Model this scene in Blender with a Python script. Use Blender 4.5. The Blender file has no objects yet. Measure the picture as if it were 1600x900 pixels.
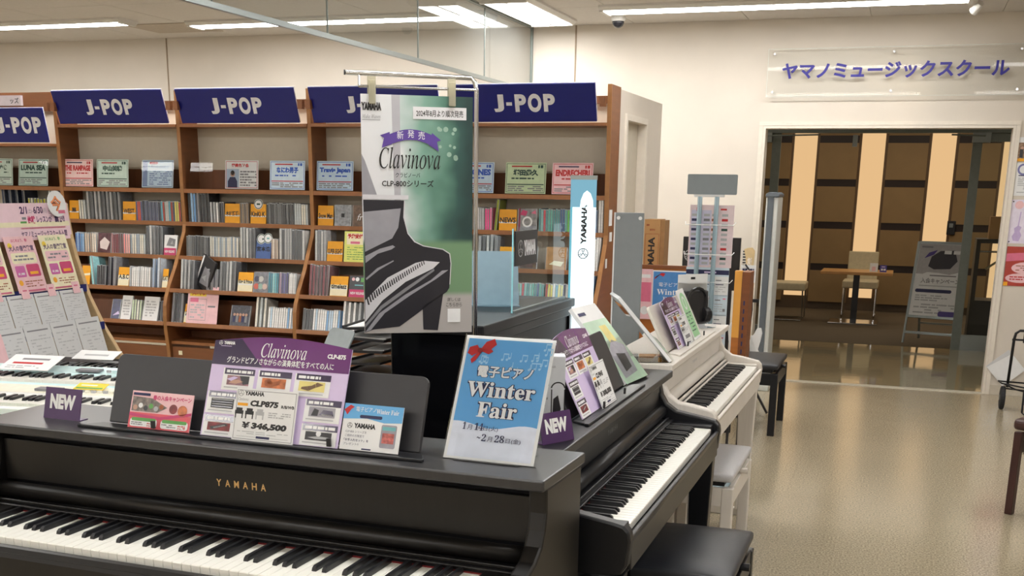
import bpy, math, random
from mathutils import Matrix, Vector

# ------------------------------------------------------------------ camera, world, exposure
scene = bpy.context.scene
COL = scene.collection
cam_data = bpy.data.cameras.new('camera')
cam = bpy.data.objects.new('camera', cam_data)
COL.objects.link(cam)
CR = (0.94619044, 0.32329508, 0.01428064)      # camera right
CF = (-0.30952667, 0.91700704, -0.25157767)    # camera forward
CU = (-0.09442927, 0.23362015, 0.96773175)     # camera up
cam.matrix_world = Matrix(((CR[0], CU[0], -CF[0], 0.0), (CR[1], CU[1], -CF[1], 0.0),
                           (CR[2], CU[2], -CF[2], 1.49347), (0, 0, 0, 1)))
cam_data.sensor_fit = 'HORIZONTAL'
cam_data.sensor_width = 36.0
cam_data.lens = 1774.24 / 1600 * 36.0
cam_data.shift_y = (754.69 - 450) / 1600       # the photograph is the upper crop of a portrait frame
cam_data.clip_start = 0.05
scene.camera = cam

world = bpy.data.worlds.new('world')
scene.world = world
world.use_nodes = True
wbg = world.node_tree.nodes['Background']
wbg.inputs[0].default_value = (0.95, 0.97, 1.0, 1)
wbg.inputs[1].default_value = 0.05

scene.view_settings.view_transform = 'Standard'
scene.view_settings.look = 'None'
scene.view_settings.gamma = 1.0
scene.view_settings.use_curve_mapping = False
scene.view_settings.exposure = 0.0
scene.cycles.transparent_max_bounces = 32
TUBE = 25.0          # radiance of the shop's fluorescent diffusers
STRIP = 1.0         # radiance of the warm back-lit strips in the lounge
COLUMN = 1.7         # radiance of the illuminated column

R = math.radians
random.seed(7)

# ------------------------------------------------------------------ materials
MATS = {}
def S(r, g, b):
    """sRGB 0-255 -> linear"""
    def f(c):
        c /= 255.0
        return c / 12.92 if c <= 0.04045 else ((c + 0.055) / 1.055) ** 2.4
    return (f(r), f(g), f(b))

def mat(name, col, rough=0.5, metal=0.0, spec=0.5, noise=0.06, scale=30.0, bump=0.0, coat=0.0, stretch=None, col2=None):
    if name in MATS:
        return MATS[name]
    m = bpy.data.materials.new(name)
    m.use_nodes = True
    nt = m.node_tree
    b = nt.nodes['Principled BSDF']
    b.inputs['Roughness'].default_value = rough
    b.inputs['Metallic'].default_value = metal
    b.inputs['Specular IOR Level'].default_value = spec
    if coat:
        b.inputs['Coat Weight'].default_value = coat
        b.inputs['Coat Roughness'].default_value = 0.08
    tc = nt.nodes.new('ShaderNodeTexCoord')
    mp = nt.nodes.new('ShaderNodeMapping')
    if stretch:
        mp.inputs['Scale'].default_value = stretch
    nz = nt.nodes.new('ShaderNodeTexNoise')
    nz.inputs['Scale'].default_value = scale
    nz.inputs['Detail'].default_value = 3.0
    rp = nt.nodes.new('ShaderNodeValToRGB')
    c0 = tuple(max(0, c * (1 - noise)) for c in col)
    c1 = col2 if col2 else tuple(min(1, c * (1 + noise)) for c in col)
    rp.color_ramp.elements[0].position = 0.3
    rp.color_ramp.elements[1].position = 0.7
    rp.color_ramp.elements[0].color = (*c0, 1)
    rp.color_ramp.elements[1].color = (*c1, 1)
    nt.links.new(tc.outputs['Object'], mp.inputs[0])
    nt.links.new(mp.outputs[0], nz.inputs['Vector'])
    nt.links.new(nz.outputs[0], rp.inputs[0])
    nt.links.new(rp.outputs[0], b.inputs['Base Color'])
    if bump:
        bp = nt.nodes.new('ShaderNodeBump')
        bp.inputs['Strength'].default_value = bump
        bp.inputs['Distance'].default_value = 0.002
        nt.links.new(nz.outputs[0], bp.inputs['Height'])
        nt.links.new(bp.outputs[0], b.inputs['Normal'])
    MATS[name] = m
    return m

def emis(name, col, strength):
    m = bpy.data.materials.new(name)
    m.use_nodes = True
    nt = m.node_tree
    nt.nodes.remove(nt.nodes['Principled BSDF'])
    e = nt.nodes.new('ShaderNodeEmission')
    e.inputs[0].default_value = (*col, 1)
    e.inputs[1].default_value = strength
    nt.links.new(e.outputs[0], nt.nodes['Material Output'].inputs[0])
    MATS[name] = m
    return m

def glass(name, tint=(0.93, 0.96, 0.95), rough=0.0, haze=0.0, hazecol=(0.8, 0.85, 0.85), refl=1.0, ior=1.5):
    """thin sheet glass or acrylic: see-through, with a Fresnel reflection and a little milkiness"""
    m = bpy.data.materials.new(name)
    m.use_nodes = True
    nt = m.node_tree
    nt.nodes.remove(nt.nodes['Principled BSDF'])
    tr = nt.nodes.new('ShaderNodeBsdfTransparent')
    tr.inputs[0].default_value = (*tint, 1)
    gl = nt.nodes.new('ShaderNodeBsdfGlossy')
    gl.inputs['Roughness'].default_value = rough
    gl.inputs['Color'].default_value = (refl, refl, refl, 1)
    fr = nt.nodes.new('ShaderNodeFresnel')
    fr.inputs[0].default_value = ior
    mx = nt.nodes.new('ShaderNodeMixShader')
    nt.links.new(fr.outputs[0], mx.inputs[0])
    nt.links.new(tr.outputs[0], mx.inputs[1])
    nt.links.new(gl.outputs[0], mx.inputs[2])
    last = mx
    if haze:
        df = nt.nodes.new('ShaderNodeBsdfDiffuse')
        df.inputs[0].default_value = (*hazecol, 1)
        m2 = nt.nodes.new('ShaderNodeMixShader')
        m2.inputs[0].default_value = haze
        nt.links.new(mx.outputs[0], m2.inputs[1])
        nt.links.new(df.outputs[0], m2.inputs[2])
        last = m2
    nt.links.new(last.outputs[0], nt.nodes['Material Output'].inputs[0])
    MATS[name] = m
    return m

def floor_mat(name, base, rough=0.13, speck=0.22):
    m = bpy.data.materials.new(name)
    m.use_nodes = True
    nt = m.node_tree
    b = nt.nodes['Principled BSDF']
    tc = nt.nodes.new('ShaderNodeTexCoord')
    geo = nt.nodes.new('ShaderNodeNewGeometry')
    n1 = nt.nodes.new('ShaderNodeTexNoise'); n1.inputs['Scale'].default_value = 115; n1.inputs['Detail'].default_value = 5; n1.inputs['Roughness'].default_value = 0.75
    n2 = nt.nodes.new('ShaderNodeTexNoise'); n2.inputs['Scale'].default_value = 2.2; n2.inputs['Detail'].default_value = 3
    r1 = nt.nodes.new('ShaderNodeValToRGB')
    r1.color_ramp.elements[0].position = 0.40; r1.color_ramp.elements[1].position = 0.60
    r1.color_ramp.elements[0].color = (*[c * (1 - speck * 1.6) for c in base], 1)
    r1.color_ramp.elements[1].color = (*[min(1, c * (1 + speck)) for c in base], 1)
    mx = nt.nodes.new('ShaderNodeMixRGB'); mx.blend_type = 'MULTIPLY'; mx.inputs[0].default_value = 0.35
    r2 = nt.nodes.new('ShaderNodeValToRGB')
    r2.color_ramp.elements[0].color = (0.72, 0.70, 0.66, 1); r2.color_ramp.elements[1].color = (1, 1, 1, 1)
    for n in (n1, n2):
        nt.links.new(geo.outputs['Position'], n.inputs['Vector'])
    nt.links.new(n1.outputs[0], r1.inputs[0]); nt.links.new(n2.outputs[0], r2.inputs[0])
    nt.links.new(r1.outputs[0], mx.inputs[1]); nt.links.new(r2.outputs[0], mx.inputs[2])
    nt.links.new(mx.outputs[0], b.inputs['Base Color'])
    n3 = nt.nodes.new('ShaderNodeTexNoise'); n3.inputs['Scale'].default_value = 9.0
    mr = nt.nodes.new('ShaderNodeMapRange')
    mr.inputs[3].default_value = rough * 0.7; mr.inputs[4].default_value = rough * 1.5
    nt.links.new(geo.outputs['Position'], n3.inputs['Vector'])
    nt.links.new(n3.outputs[0], mr.inputs[0]); nt.links.new(mr.outputs[0], b.inputs['Roughness'])
    bp = nt.nodes.new('ShaderNodeBump'); bp.inputs['Strength'].default_value = 0.05; bp.inputs['Distance'].default_value = 0.01
    nt.links.new(n3.outputs[0], bp.inputs['Height']); nt.links.new(bp.outputs[0], b.inputs['Normal'])
    b.inputs['Specular IOR Level'].default_value = 0.75
    MATS[name] = m
    return m

# ------------------------------------------------------------------ mesh builder
class MB:
    def __init__(self, m=None):
        self.v = []; self.f = []; self.mi = []; self.mats = []; self.cur = 0
        if m is not None:
            self.m(m)
    def m(self, material):
        if material not in self.mats:
            self.mats.append(material)
        self.cur = self.mats.index(material)
        return self
    def add(self, vs, fs, M=None):
        o = len(self.v)
        for p in vs:
            self.v.append(tuple(M @ Vector(p)) if M is not None else tuple(p))
        for f in fs:
            self.f.append([i + o for i in f]); self.mi.append(self.cur)
        return self
    def box(self, x0, x1, y0, y1, z0, z1, M=None):
        vs = [(x0, y0, z0), (x1, y0, z0), (x1, y1, z0), (x0, y1, z0), (x0, y0, z1), (x1, y0, z1), (x1, y1, z1), (x0, y1, z1)]
        fs = [(0, 3, 2, 1), (4, 5, 6, 7), (0, 1, 5, 4), (1, 2, 6, 5), (2, 3, 7, 6), (3, 0, 4, 7)]
        return self.add(vs, fs, M)
    def prism(self, pts, axis, a, b, M=None):
        """polygon pts in the plane across axis ('x': (y,z), 'y': (x,z), 'z': (x,y)), extruded a..b"""
        n = len(pts)
        def P(p, t):
            return (t, p[0], p[1]) if axis == 'x' else ((p[0], t, p[1]) if axis == 'y' else (p[0], p[1], t))
        vs = [P(p, a) for p in pts] + [P(p, b) for p in pts]
        fs = [tuple(range(n))[::-1], tuple(range(n, 2 * n))] + [(i, (i + 1) % n, n + (i + 1) % n, n + i) for i in range(n)]
        return self.add(vs, fs, M)
    def cyl(self, p0, p1, r0, r1=None, n=10, cap=True):
        r1 = r0 if r1 is None else r1
        p0 = Vector(p0); p1 = Vector(p1); d = (p1 - p0).normalized()
        a = d.orthogonal().normalized(); b = d.cross(a)
        vs = []
        for p, r in ((p0, r0), (p1, r1)):
            for i in range(n):
                t = 2 * math.pi * i / n
                vs.append(tuple(p + a * (r * math.cos(t)) + b * (r * math.sin(t))))
        fs = [(i, (i + 1) % n, n + (i + 1) % n, n + i) for i in range(n)]
        if cap:
            fs += [tuple(range(n))[::-1], tuple(range(n, 2 * n))]
        return self.add(vs, fs)
    def tube(self, path, r, n=8):
        P = [Vector(p) for p in path]
        k = len(P); vs = []; ref = None
        for i in range(k):
            d = (P[min(i + 1, k - 1)] - P[max(i - 1, 0)]).normalized()
            if ref is None:
                ref = d.orthogonal().normalized()
            ref = (ref - d * ref.dot(d))
            ref = ref.normalized() if ref.length > 1e-6 else d.orthogonal().normalized()
            b = d.cross(ref)
            for j in range(n):
                t = 2 * math.pi * j / n
                vs.append(tuple(P[i] + ref * (r * math.cos(t)) + b * (r * math.sin(t))))
        fs = []
        for i in range(k - 1):
            for j in range(n):
                fs.append((i * n + j, i * n + (j + 1) % n, (i + 1) * n + (j + 1) % n, (i + 1) * n + j))
        fs += [tuple(range(n))[::-1], tuple(range((k - 1) * n, k * n))]
        return self.add(vs, fs)
    def lathe(self, prof, c=(0, 0, 0), n=16):
        vs = []
        for r, z in prof:
            for i in range(n):
                t = 2 * math.pi * i / n
                vs.append((c[0] + r * math.cos(t), c[1] + r * math.sin(t), c[2] + z))
        fs = []
        for k in range(len(prof) - 1):
            for i in range(n):
                fs.append((k * n + i, k * n + (i + 1) % n, (k + 1) * n + (i + 1) % n, (k + 1) * n + i))
        fs += [tuple(range(n))[::-1], tuple(range((len(prof) - 1) * n, len(prof) * n))]
        return self.add(vs, fs)
    def mesh(self, name):
        me = bpy.data.meshes.new(name)
        me.from_pydata(self.v, [], self.f)
        for m in self.mats:
            me.materials.append(m)
        me.polygons.foreach_set('material_index', self.mi)
        me.update()
        return me
    def build(self, name, parent=None, bevel=0.0, seg=2, smooth=False, fix=True):
        me = self.mesh(name)
        if fix:
            fixn(me)
        if smooth:
            me.polygons.foreach_set('use_smooth', [True] * len(me.polygons))
        return link(name, me, parent, bevel, seg)

def fixn(me):
    import bmesh
    bm = bmesh.new(); bm.from_mesh(me)
    bmesh.ops.recalc_face_normals(bm, faces=bm.faces)
    bm.to_mesh(me); bm.free()

def link(name, me, parent=None, bevel=0.0, seg=2):
    o = bpy.data.objects.new(name, me)
    COL.objects.link(o)
    if parent is not None:
        o.parent = parent
    if bevel:
        b = o.modifiers.new('bevel', 'BEVEL')
        b.width = bevel; b.segments = seg; b.limit_method = 'ANGLE'; b.angle_limit = R(35)
        b.harden_normals = False
    return o

def place(o, loc=(0, 0, 0), rz=0.0, tilt=0.0, roll=0.0):
    o.location = loc
    o.rotation_euler = (-tilt, roll, rz)
    return o

def tag(o, label, cat, group=None, kind=None):
    o['label'] = label
    o['category'] = cat
    if group:
        o['group'] = group
    if kind:
        o['kind'] = kind
    return o

def thing(name, label, cat, loc=(0, 0, 0), rz=0.0, group=None):
    o = bpy.data.objects.new(name, None)
    o.empty_display_size = 0.05
    COL.objects.link(o)
    o.location = loc
    o.rotation_euler = (0, 0, rz)
    tag(o, label, cat, group)
    return o

def struct(o, label=None):
    o['kind'] = 'structure'
    if label:
        o['label'] = label
    return o

def arc(cx, cy, r, a0, a1, n):
    return [(cx + r * math.cos(R(a0 + (a1 - a0) * i / n)), cy + r * math.sin(R(a0 + (a1 - a0) * i / n))) for i in range(n + 1)]

def rrect(x0, x1, z0, z1, r, corners='abcd', n=4):
    """rounded rectangle outline; corners a=bl b=br c=tr d=tl"""
    p = []
    p += arc(x0 + r, z0 + r, r, 180, 270, n) if 'a' in corners else [(x0, z0)]
    p += arc(x1 - r, z0 + r, r, 270, 360, n) if 'b' in corners else [(x1, z0)]
    p += arc(x1 - r, z1 - r, r, 0, 90, n) if 'c' in corners else [(x1, z1)]
    p += arc(x0 + r, z1 - r, r, 90, 180, n) if 'd' in corners else [(x0, z1)]
    return p

# ------------------------------------------------------------------ lettering
GLYPHS = {}
def serif(s, style='bold'):
    base = {'bold': (0x1D400, 0x1D41A), 'italic': (0x1D434, 0x1D44E)}[style]
    out = ''
    for c in s:
        if 'A' <= c <= 'Z':
            out += chr(base[0] + ord(c) - 65)
        elif 'a' <= c <= 'z':
            out += '\u210e' if (style == 'italic' and c == 'h') else chr(base[1] + ord(c) - 97)
        elif c.isdigit() and style == 'bold':
            out += chr(0x1D7CE + int(c))
        else:
            out += c
    return out

def glyphs(s, bold=0.0):
    k = (s, bold)
    if k in GLYPHS:
        return GLYPHS[k]
    cu = bpy.data.curves.new('lettering', 'FONT')
    cu.body = s; cu.resolution_u = 6 if (len(s) == 1 and s.isascii()) else 2; cu.offset = bold
    ob = bpy.data.objects.new('lettering', cu)
    me = ob.to_mesh()
    vs = [(v.co.x, v.co.y) for v in me.vertices]
    fs = [tuple(p.vertices) for p in me.polygons]
    ob.to_mesh_clear()
    bpy.data.objects.remove(ob); bpy.data.curves.remove(cu)
    if vs:
        x0 = min(v[0] for v in vs); x1 = max(v[0] for v in vs)
        y0 = min(v[1] for v in vs); y1 = max(v[1] for v in vs)
    else:
        x0 = y0 = 0; x1 = y1 = 1
    GLYPHS[k] = ([(v[0] - x0, v[1] - y0) for v in vs], fs, x1 - x0, y1 - y0)
    return GLYPHS[k]

class Print:
    """flat printing on a surface lying in local XZ and facing -Y; layers stack by fractions of a millimetre"""
    def __init__(self, y=0.0, step=0.00025):
        self.b = MB(); self.y = y - step; self.step = step
    def up(self):
        self.y -= self.step
        return self
    def rect(self, x0, x1, z0, z1, m):
        self.b.m(m).add([(x0, self.y, z0), (x1, self.y, z0), (x1, self.y, z1), (x0, self.y, z1)], [(0, 1, 2, 3)])
        return self
    def poly(self, pts, m):
        self.b.m(m).add([(p[0], self.y, p[1]) for p in pts], [tuple(range(len(pts)))])
        return self
    def disc(self, cx, cz, r, m, n=16):
        return self.poly([(cx + r * math.cos(2 * math.pi * i / n), cz + r * math.sin(2 * math.pi * i / n)) for i in range(n)], m)
    def ring(self, cx, cz, r0, r1, m, n=20, a0=0, a1=360):
        vs = []; fs = []
        for i in range(n + 1):
            t = R(a0 + (a1 - a0) * i / n)
            for r in (r0, r1):
                vs.append((cx + r * math.cos(t), self.y, cz + r * math.sin(t)))
        for i in range(n):
            fs.append((2 * i, 2 * i + 1, 2 * i + 3, 2 * i + 2))
        self.b.m(m).add(vs, fs)
        return self
    def frame(self, x0, x1, z0, z1, t, m):
        for a in ((x0, x1, z0, z0 + t), (x0, x1, z1 - t, z1), (x0, x0 + t, z0, z1), (x1 - t, x1, z0, z1)):
            self.rect(*a, m)
        return self
    def text(self, s, x, z, h, m, w=None, align='c', bold=0.0, rot=0.0, slant=0.0):
        """lettering of overall height h (and width w if given) with its base at z"""
        vs, fs, gw, gh = glyphs(s, bold)
        sy = h / gh
        sx = (w / gw) if w else sy
        W = gw * sx
        ox = -W / 2 if align == 'c' else (0 if align == 'l' else -W)
        c, sn = math.cos(rot), math.sin(rot)
        out = []
        for px, py in vs:
            a = px * sx + ox + slant * py * sy; b = py * sy
            out.append((x + a * c - b * sn, self.y, z + a * sn + b * c))
        self.b.m(m).add(out, fs)
        return self
    def lines(self, x0, x1, z0, z1, n, m, rng, fill=0.55, dens=0.8):
        """rows of print too small to read in the photograph"""
        dz = (z1 - z0) / n
        for i in range(n):
            zc = z1 - dz * (i + 0.5); x = x0; hh = dz * fill / 2
            end = x1 - (x1 - x0) * (rng.random() * 0.35 if rng.random() < 0.4 else 0)
            while x < end:
                L = (x1 - x0) * (0.06 + 0.2 * rng.random())
                if rng.random() < dens:
                    self.rect(x, min(x + L, end), zc - hh, zc + hh, m)
                x += L + (x1 - x0) * 0.03
        return self
    def fork_logo(self, cx, cz, r, m):
        """the circular tuning-fork emblem"""
        self.ring(cx, cz, r * 0.86, r, m)
        for k in range(3):
            t = R(90 + 120 * k); c, s = math.cos(t), math.sin(t); px, pz = -s, c
            def q(u, v):
                return (cx + c * u + px * v, cz + s * u + pz * v)
            self.poly([q(0, -r * .07), q(r * .38, -r * .07), q(r * .38, r * .07), q(0, r * .07)], m)
            self.poly([q(r * .36, -r * .24), q(r * .44, -r * .24), q(r * .44, r * .24), q(r * .36, r * .24)], m)
            for sg in (-1, 1):
                self.poly([q(r * .40, sg * r * .24), q(r * .88, sg * r * .20), q(r * .88, sg * r * .08), q(r * .40, sg * r * .12)], m)
        return self
    def build(self, name, parent):
        return self.b.build(name, parent, fix=False)

def card(name, label, cat, w, h, t, m, loc, rz=0.0, tilt=0.0, outline=None, group=None, corner=0.0):
    """a stiff sheet standing on its lower edge: local X right, Z up, front face at y=0 looking to -Y"""
    b = MB(m)
    pts = outline or (rrect(-w / 2, w / 2, 0, h, corner) if corner else [(-w / 2, 0), (w / 2, 0), (w / 2, h), (-w / 2, h)])
    b.prism(pts, 'y', 0, t)
    o = b.build(name)
    place(o, loc, rz, tilt)
    tag(o, label, cat, group)
    return o

# colours
white = mat('white_paper', (0.80, 0.81, 0.82), 0.55, noise=0.02)
black_ink = mat('black_ink', (0.012, 0.012, 0.014), 0.5)
grey_ink = mat('grey_ink', (0.22, 0.22, 0.24), 0.6)
lgrey_ink = mat('light_grey_ink', (0.45, 0.46, 0.48), 0.6)
navy_ink = mat('navy_ink', S(30, 34, 80), 0.5)
blue_ink = mat('blue_ink', S(40, 90, 190), 0.5)
red_ink = mat('red_ink', S(190, 35, 40), 0.5)
pink_ink = mat('pink_ink', S(214, 110, 140), 0.5)
rose_ink = mat('rose_paper', S(232, 190, 196), 0.55)
magenta_ink = mat('magenta_ink', S(196, 60, 110), 0.5)
purple_ink = mat('purple_ink', S(72, 40, 92), 0.35, noise=0.12, scale=12)
lilac = mat('lilac_paper', S(206, 190, 226), 0.4, noise=0.02)
orange_card = mat('orange_card', S(235, 165, 25), 0.5)
cream_ink = mat('cream_paper', S(236, 228, 196), 0.55)
green_ink = mat('green_ink', S(96, 160, 84), 0.5)
dgreen_ink = mat('dark_green_ink', S(36, 76, 66), 0.5)
sky_ink = mat('sky_blue_ink', S(98, 170, 224), 0.4, noise=0.03, scale=14)
gold_ink = mat('gold_ink', S(206, 164, 104), 0.35)
brown_ink = mat('brown_ink', S(150, 84, 50), 0.5, noise=0.3, scale=60)
teal_ink = mat('teal_ink', S(110, 178, 184), 0.5)
yellow_ink = mat('yellow_ink', S(236, 206, 60), 0.5)
chrome = mat('chrome', (0.62, 0.63, 0.65), 0.18, metal=1.0, noise=0.02)
black_plastic = mat('black_plastic', (0.016, 0.016, 0.019), 0.38)
grey_plastic = mat('grey_plastic', S(128, 138, 146), 0.45, noise=0.03)
acrylic = glass('clear_acrylic', (0.985, 0.99, 0.99), 0.02, ior=1.28)
# ================================================================== the room
YB, ZC = 9.42, 2.775
XL, XR, YF = -9.5, 4.6, -4.5
DX0, DX1, DZ = -1.15, 0.675, 1.99          # doorway in the back wall
wall_paint = mat('cream_wall_paper', S(213, 205, 194), 0.75, noise=0.03, scale=3, bump=0.05)
wall_shade = mat('cream_wall_panel', S(216, 207, 195), 0.75, noise=0.03, scale=3)
ceil_paint = mat('ceiling_board', S(205, 200, 194), 0.85, noise=0.03, scale=40, bump=0.1)
trim_cream = mat('cream_trim', S(224, 216, 204), 0.5, noise=0.03)
joint_dark = mat('joint_brown', S(150, 132, 112), 0.7)
floor_beige = floor_mat('polished_speckled_vinyl', S(171, 159, 135), 0.15, 0.28)
floor_hall_dim = floor_mat('polished_hall_vinyl_dim', S(150, 140, 112), 0.06, 0.08)  # same vinyl darkened: the hall's weaker light is put into the colour
alu = mat('brushed_aluminium', S(150, 158, 158), 0.35, metal=0.85, noise=0.04, scale=120, stretch=(1, 1, 40))
dark_alu = mat('bronze_grey_aluminium', S(122, 130, 126), 0.4, metal=0.2, noise=0.05)
clear_glass = glass('window_glass', (0.90, 0.94, 0.92))
smoke_glass = glass('hanging_screen_glass', (0.84, 0.87, 0.87), haze=0.08, hazecol=(0.55, 0.6, 0.6))
fixture_white = mat('fixture_white_enamel', S(214, 212, 208), 0.5, noise=0.02)
diffuser = emis('lamp_diffuser', (1.0, 0.98, 0.945), TUBE)

b = MB(floor_beige); b.box(XL, XR, YF, YB, -0.06, -0.0022)
fl = struct(b.build('floor'))
b = MB(floor_beige); b.box(-0.22465, 0.22465, -0.22465, 0.22465, -0.002, 0.0)
tile_me = b.mesh('tile')
NX0, NX1, NY0, NY1 = -2, 3, 5, 20
for i in range(NX0, NX1):
    for j in range(NY0, NY1):
        o = link('tile', tile_me, fl, 0.0)
        o.location = (-0.02 + 0.45 * (i + 0.5), YB - 0.45 * (NY1 - j) + 0.225, 0)
tx0, tx1 = -0.02 + 0.45 * NX0, -0.02 + 0.45 * NX1
ty0 = YB - 0.45 * (NY1 - NY0)
b = MB(floor_beige)
b.box(XL, tx0 - 0.001, YF, YB, -0.002, 0.0); b.box(tx1 + 0.001, XR, YF, YB, -0.002, 0.0)
b.box(tx0 - 0.001, tx1 + 0.001, YF, ty0 - 0.001, -0.002, 0.0)
b.build('tiling', fl)['kind'] = 'stuff'

b = MB(ceil_paint); b.box(XL, XR, YF, YB, ZC, ZC + 0.1)
ce = struct(b.build('ceiling'))
b = MB(ceil_paint); b.box(-0.447, 0.447, -0.447, 0.447, ZC - 0.008, ZC)
panel_me = b.mesh('panel')
for i in range(-9, 3):
    for j in range(3):
        o = link('panel', panel_me, ce)
        o.location = (-0.41 + 0.9 * (i + 0.5), YB - 0.45 - 0.9 * j - 0.005, 0)
b = MB(mat('hatch_board', S(176, 165, 150), 0.8)); b.box(-6.38, -5.735, 8.55, 9.06, ZC - 0.014, ZC - 0.008)
b.build('access_hatch', ce)

def slab(name, boxes, m=None, label=None):
    bb = MB(m or wall_paint)
    for q in boxes:
        bb.box(*q)
    return struct(bb.build(name), label)

slab('wall_back', [(XL, DX0, YB, YB + 0.14, 0, ZC), (DX1, XR, YB, YB + 0.14, 0, ZC), (DX0, DX1, YB, YB + 0.14, DZ, ZC)])
slab('wall_left', [(XL - 0.1, XL, YF, YB, 0, ZC)])
slab('wall_right', [(XR, XR + 0.1, YF, YB, 0, ZC)])
slab('wall_front', [(XL, XR, YF - 0.1, YF, 0, ZC)])
# stockroom partition beside the disc shelves, lower than the ceiling, with a flush door
PX = -1.58
slab('wall_side', [(PX - 0.08, PX, 6.36, 6.62, 0, 2.03), (PX - 0.08, PX, 7.12, 7.6, 0, 2.03), (PX - 1.2, PX - 0.08, 7.52, 7.6, 0, 2.03), (PX - 0.08, PX, 6.62, 7.12, 1.88, 2.03)], wall_shade)
b = MB(mat('cream_door_leaf', S(206, 198, 182), 0.6, noise=0.02)); b.box(PX - 0.075, PX - 0.045, 6.62, 7.12, 0.01, 1.88)
d1 = struct(b.build('door_1'), 'cream flush door in the low partition')
b = MB(trim_cream)
b.box(PX - 0.043, PX + 0.012, 6.59, 6.624, 0, 1.91); b.box(PX - 0.043, PX + 0.012, 7.116, 7.15, 0, 1.91); b.box(PX - 0.043, PX + 0.012, 6.624, 7.116, 1.876, 1.91)
b.build('door_frame', d1)
P = Print(0); P.text('PX', 0, 0, 0.03, mat('brass_letter', S(150, 135, 105), 0.4), w=0.05)
lt = P.build('lettering', d1); lt.location = (PX - 0.044, 6.78, 1.42); lt.rotation_euler = (0, 0, R(90))
# wall joints and trims
for k, x in enumerate((-6.57, -2.69)):
    slab('trim_%d' % (k + 1), [(x - 0.006, x + 0.006, YB - 0.004, YB, 0.08, ZC)], joint_dark)
slab('trim_3', [(DX0 + 0.001, DX0 + 0.02, YB - 0.012, YB + 0.15, 0, DZ - 0.001), (DX1 - 0.02, DX1 - 0.001, YB - 0.012, YB + 0.15, 0, DZ - 0.001), (DX0 - 0.03, DX0, YB - 0.012, YB - 0.0005, 0, DZ), (DX1, DX1 + 0.03, YB - 0.012, YB - 0.0005, 0, DZ),
                (DX0 - 0.03, DX1 + 0.03, YB - 0.012, YB - 0.0005, DZ + 0.001, DZ + 0.03), (DX0 + 0.021, DX1 - 0.021, YB - 0.012, YB + 0.15, DZ - 0.02, DZ - 0.001)], trim_cream, 'cream door casing around the wide doorway')
slab('trim_4', [(DX0, DX1, YB - 0.02, YB + 0.05, 0.0, 0.006)], mat('threshold_strip', S(206, 200, 186), 0.35, metal=0.3), 'pale threshold strip across the doorway floor')
slab('baseboard_back', [(XL, DX0 - 0.03, YB - 0.01, YB, 0, 0.075), (DX1 + 0.03, XR, YB - 0.01, YB, 0, 0.075)], mat('baseboard_vinyl', S(196, 188, 174), 0.5))

# hanging glass smoke screen under the ceiling
gs = thing('hanging_glass_screen', 'long clear glass smoke screen hanging from the ceiling above the disc shelves', 'glass screen', (-3.06, 7.0, 2.26))
for y0, y1 in ((3.6, 4.75), (4.75, 5.85), (5.85, 7.07), (7.07, 8.29), (8.29, 9.41)):
    b = MB(smoke_glass); b.add([(0, y0 - 6.996, 0.02), (0, y1 - 7.004, 0.02), (0, y1 - 7.004, ZC - 2.26), (0, y0 - 6.996, ZC - 2.26)], [(0, 1, 2, 3)])
    b.build('pane', gs, fix=False)
b = MB(alu); b.box(-0.012, 0.012, -3.4, 2.41, -0.004, 0.022); b.build('bottom_rail', gs)
b = MB(dark_alu); b.box(-0.014, 0.014, -3.4, 2.41, ZC - 2.26 - 0.022, ZC - 2.26 - 0.009); b.build('top_rail', gs)
for y in (4.75, 5.85, 7.07, 8.29):
    b = MB(dark_alu); b.box(-0.004, 0.004, y - 7.004, y - 6.996, 0.02, ZC - 2.26 - 0.022); b.build('joint', gs)
b = MB(dark_alu); b.box(-0.01, 0.01, 2.395, 2.415, 0.0, ZC - 2.26 - 0.01); b.build('end_post', gs)

# ceiling lamps
def lamp(label, x0, x1, y0, y1, twin=True, along='x', group=None):
    cx, cy = (x0 + x1) / 2, (y0 + y1) / 2
    L = (x1 - x0) if along == 'x' else (y1 - y0)
    Wd = (y1 - y0) if along == 'x' else (x1 - x0)
    t = thing('ceiling_light', label, 'light', (cx, cy, ZC), 0 if along == 'x' else R(90), group)
    bb = MB(fixture_white)
    bb.prism([(-Wd / 2, -0.008), (-Wd / 2, -0.022), (-Wd / 2 + 0.03, -0.04), (Wd / 2 - 0.03, -0.04), (Wd / 2, -0.022), (Wd / 2, -0.008)], 'x', -L / 2, L / 2)
    bb.build('housing', t)
    for s in ((-1, 1) if twin else (0,)):
        c = s * Wd * 0.21
        hw = Wd * 0.17 if twin else Wd * 0.3
        bb = MB(diffuser)
        bb.box(-L / 2 + 0.03, L / 2 - 0.03, c - hw, c + hw, -0.0435, -0.0405)
        bb.build('diffuser', t)
    for s in (-1, 1):
        bb = MB(fixture_white)
        bb.box(s * L / 2 - 0.028 if s > 0 else -L / 2, L / 2 if s > 0 else -L / 2 + 0.028, -Wd / 2 + 0.03, Wd / 2 - 0.03, -0.05, -0.0405)
        bb.build('end_cap', t)
    return t
lamp('long white ceiling light above the far left disc bay', -8.55, -6.13, 8.16, 8.42, False)
lamp('long white ceiling light behind the glass screen, over the middle shelves', -5.72, -3.12, 8.46, 8.74, False)
lamp('long white ceiling light beside the dome camera, above the doorway sign', -2.25, 0.26, 8.44, 8.74, False)
lamp('short twin-tube ceiling light running toward the back wall beside the glass screen', -3.0, -2.6, 7.93, 9.13, True, 'y')
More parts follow.
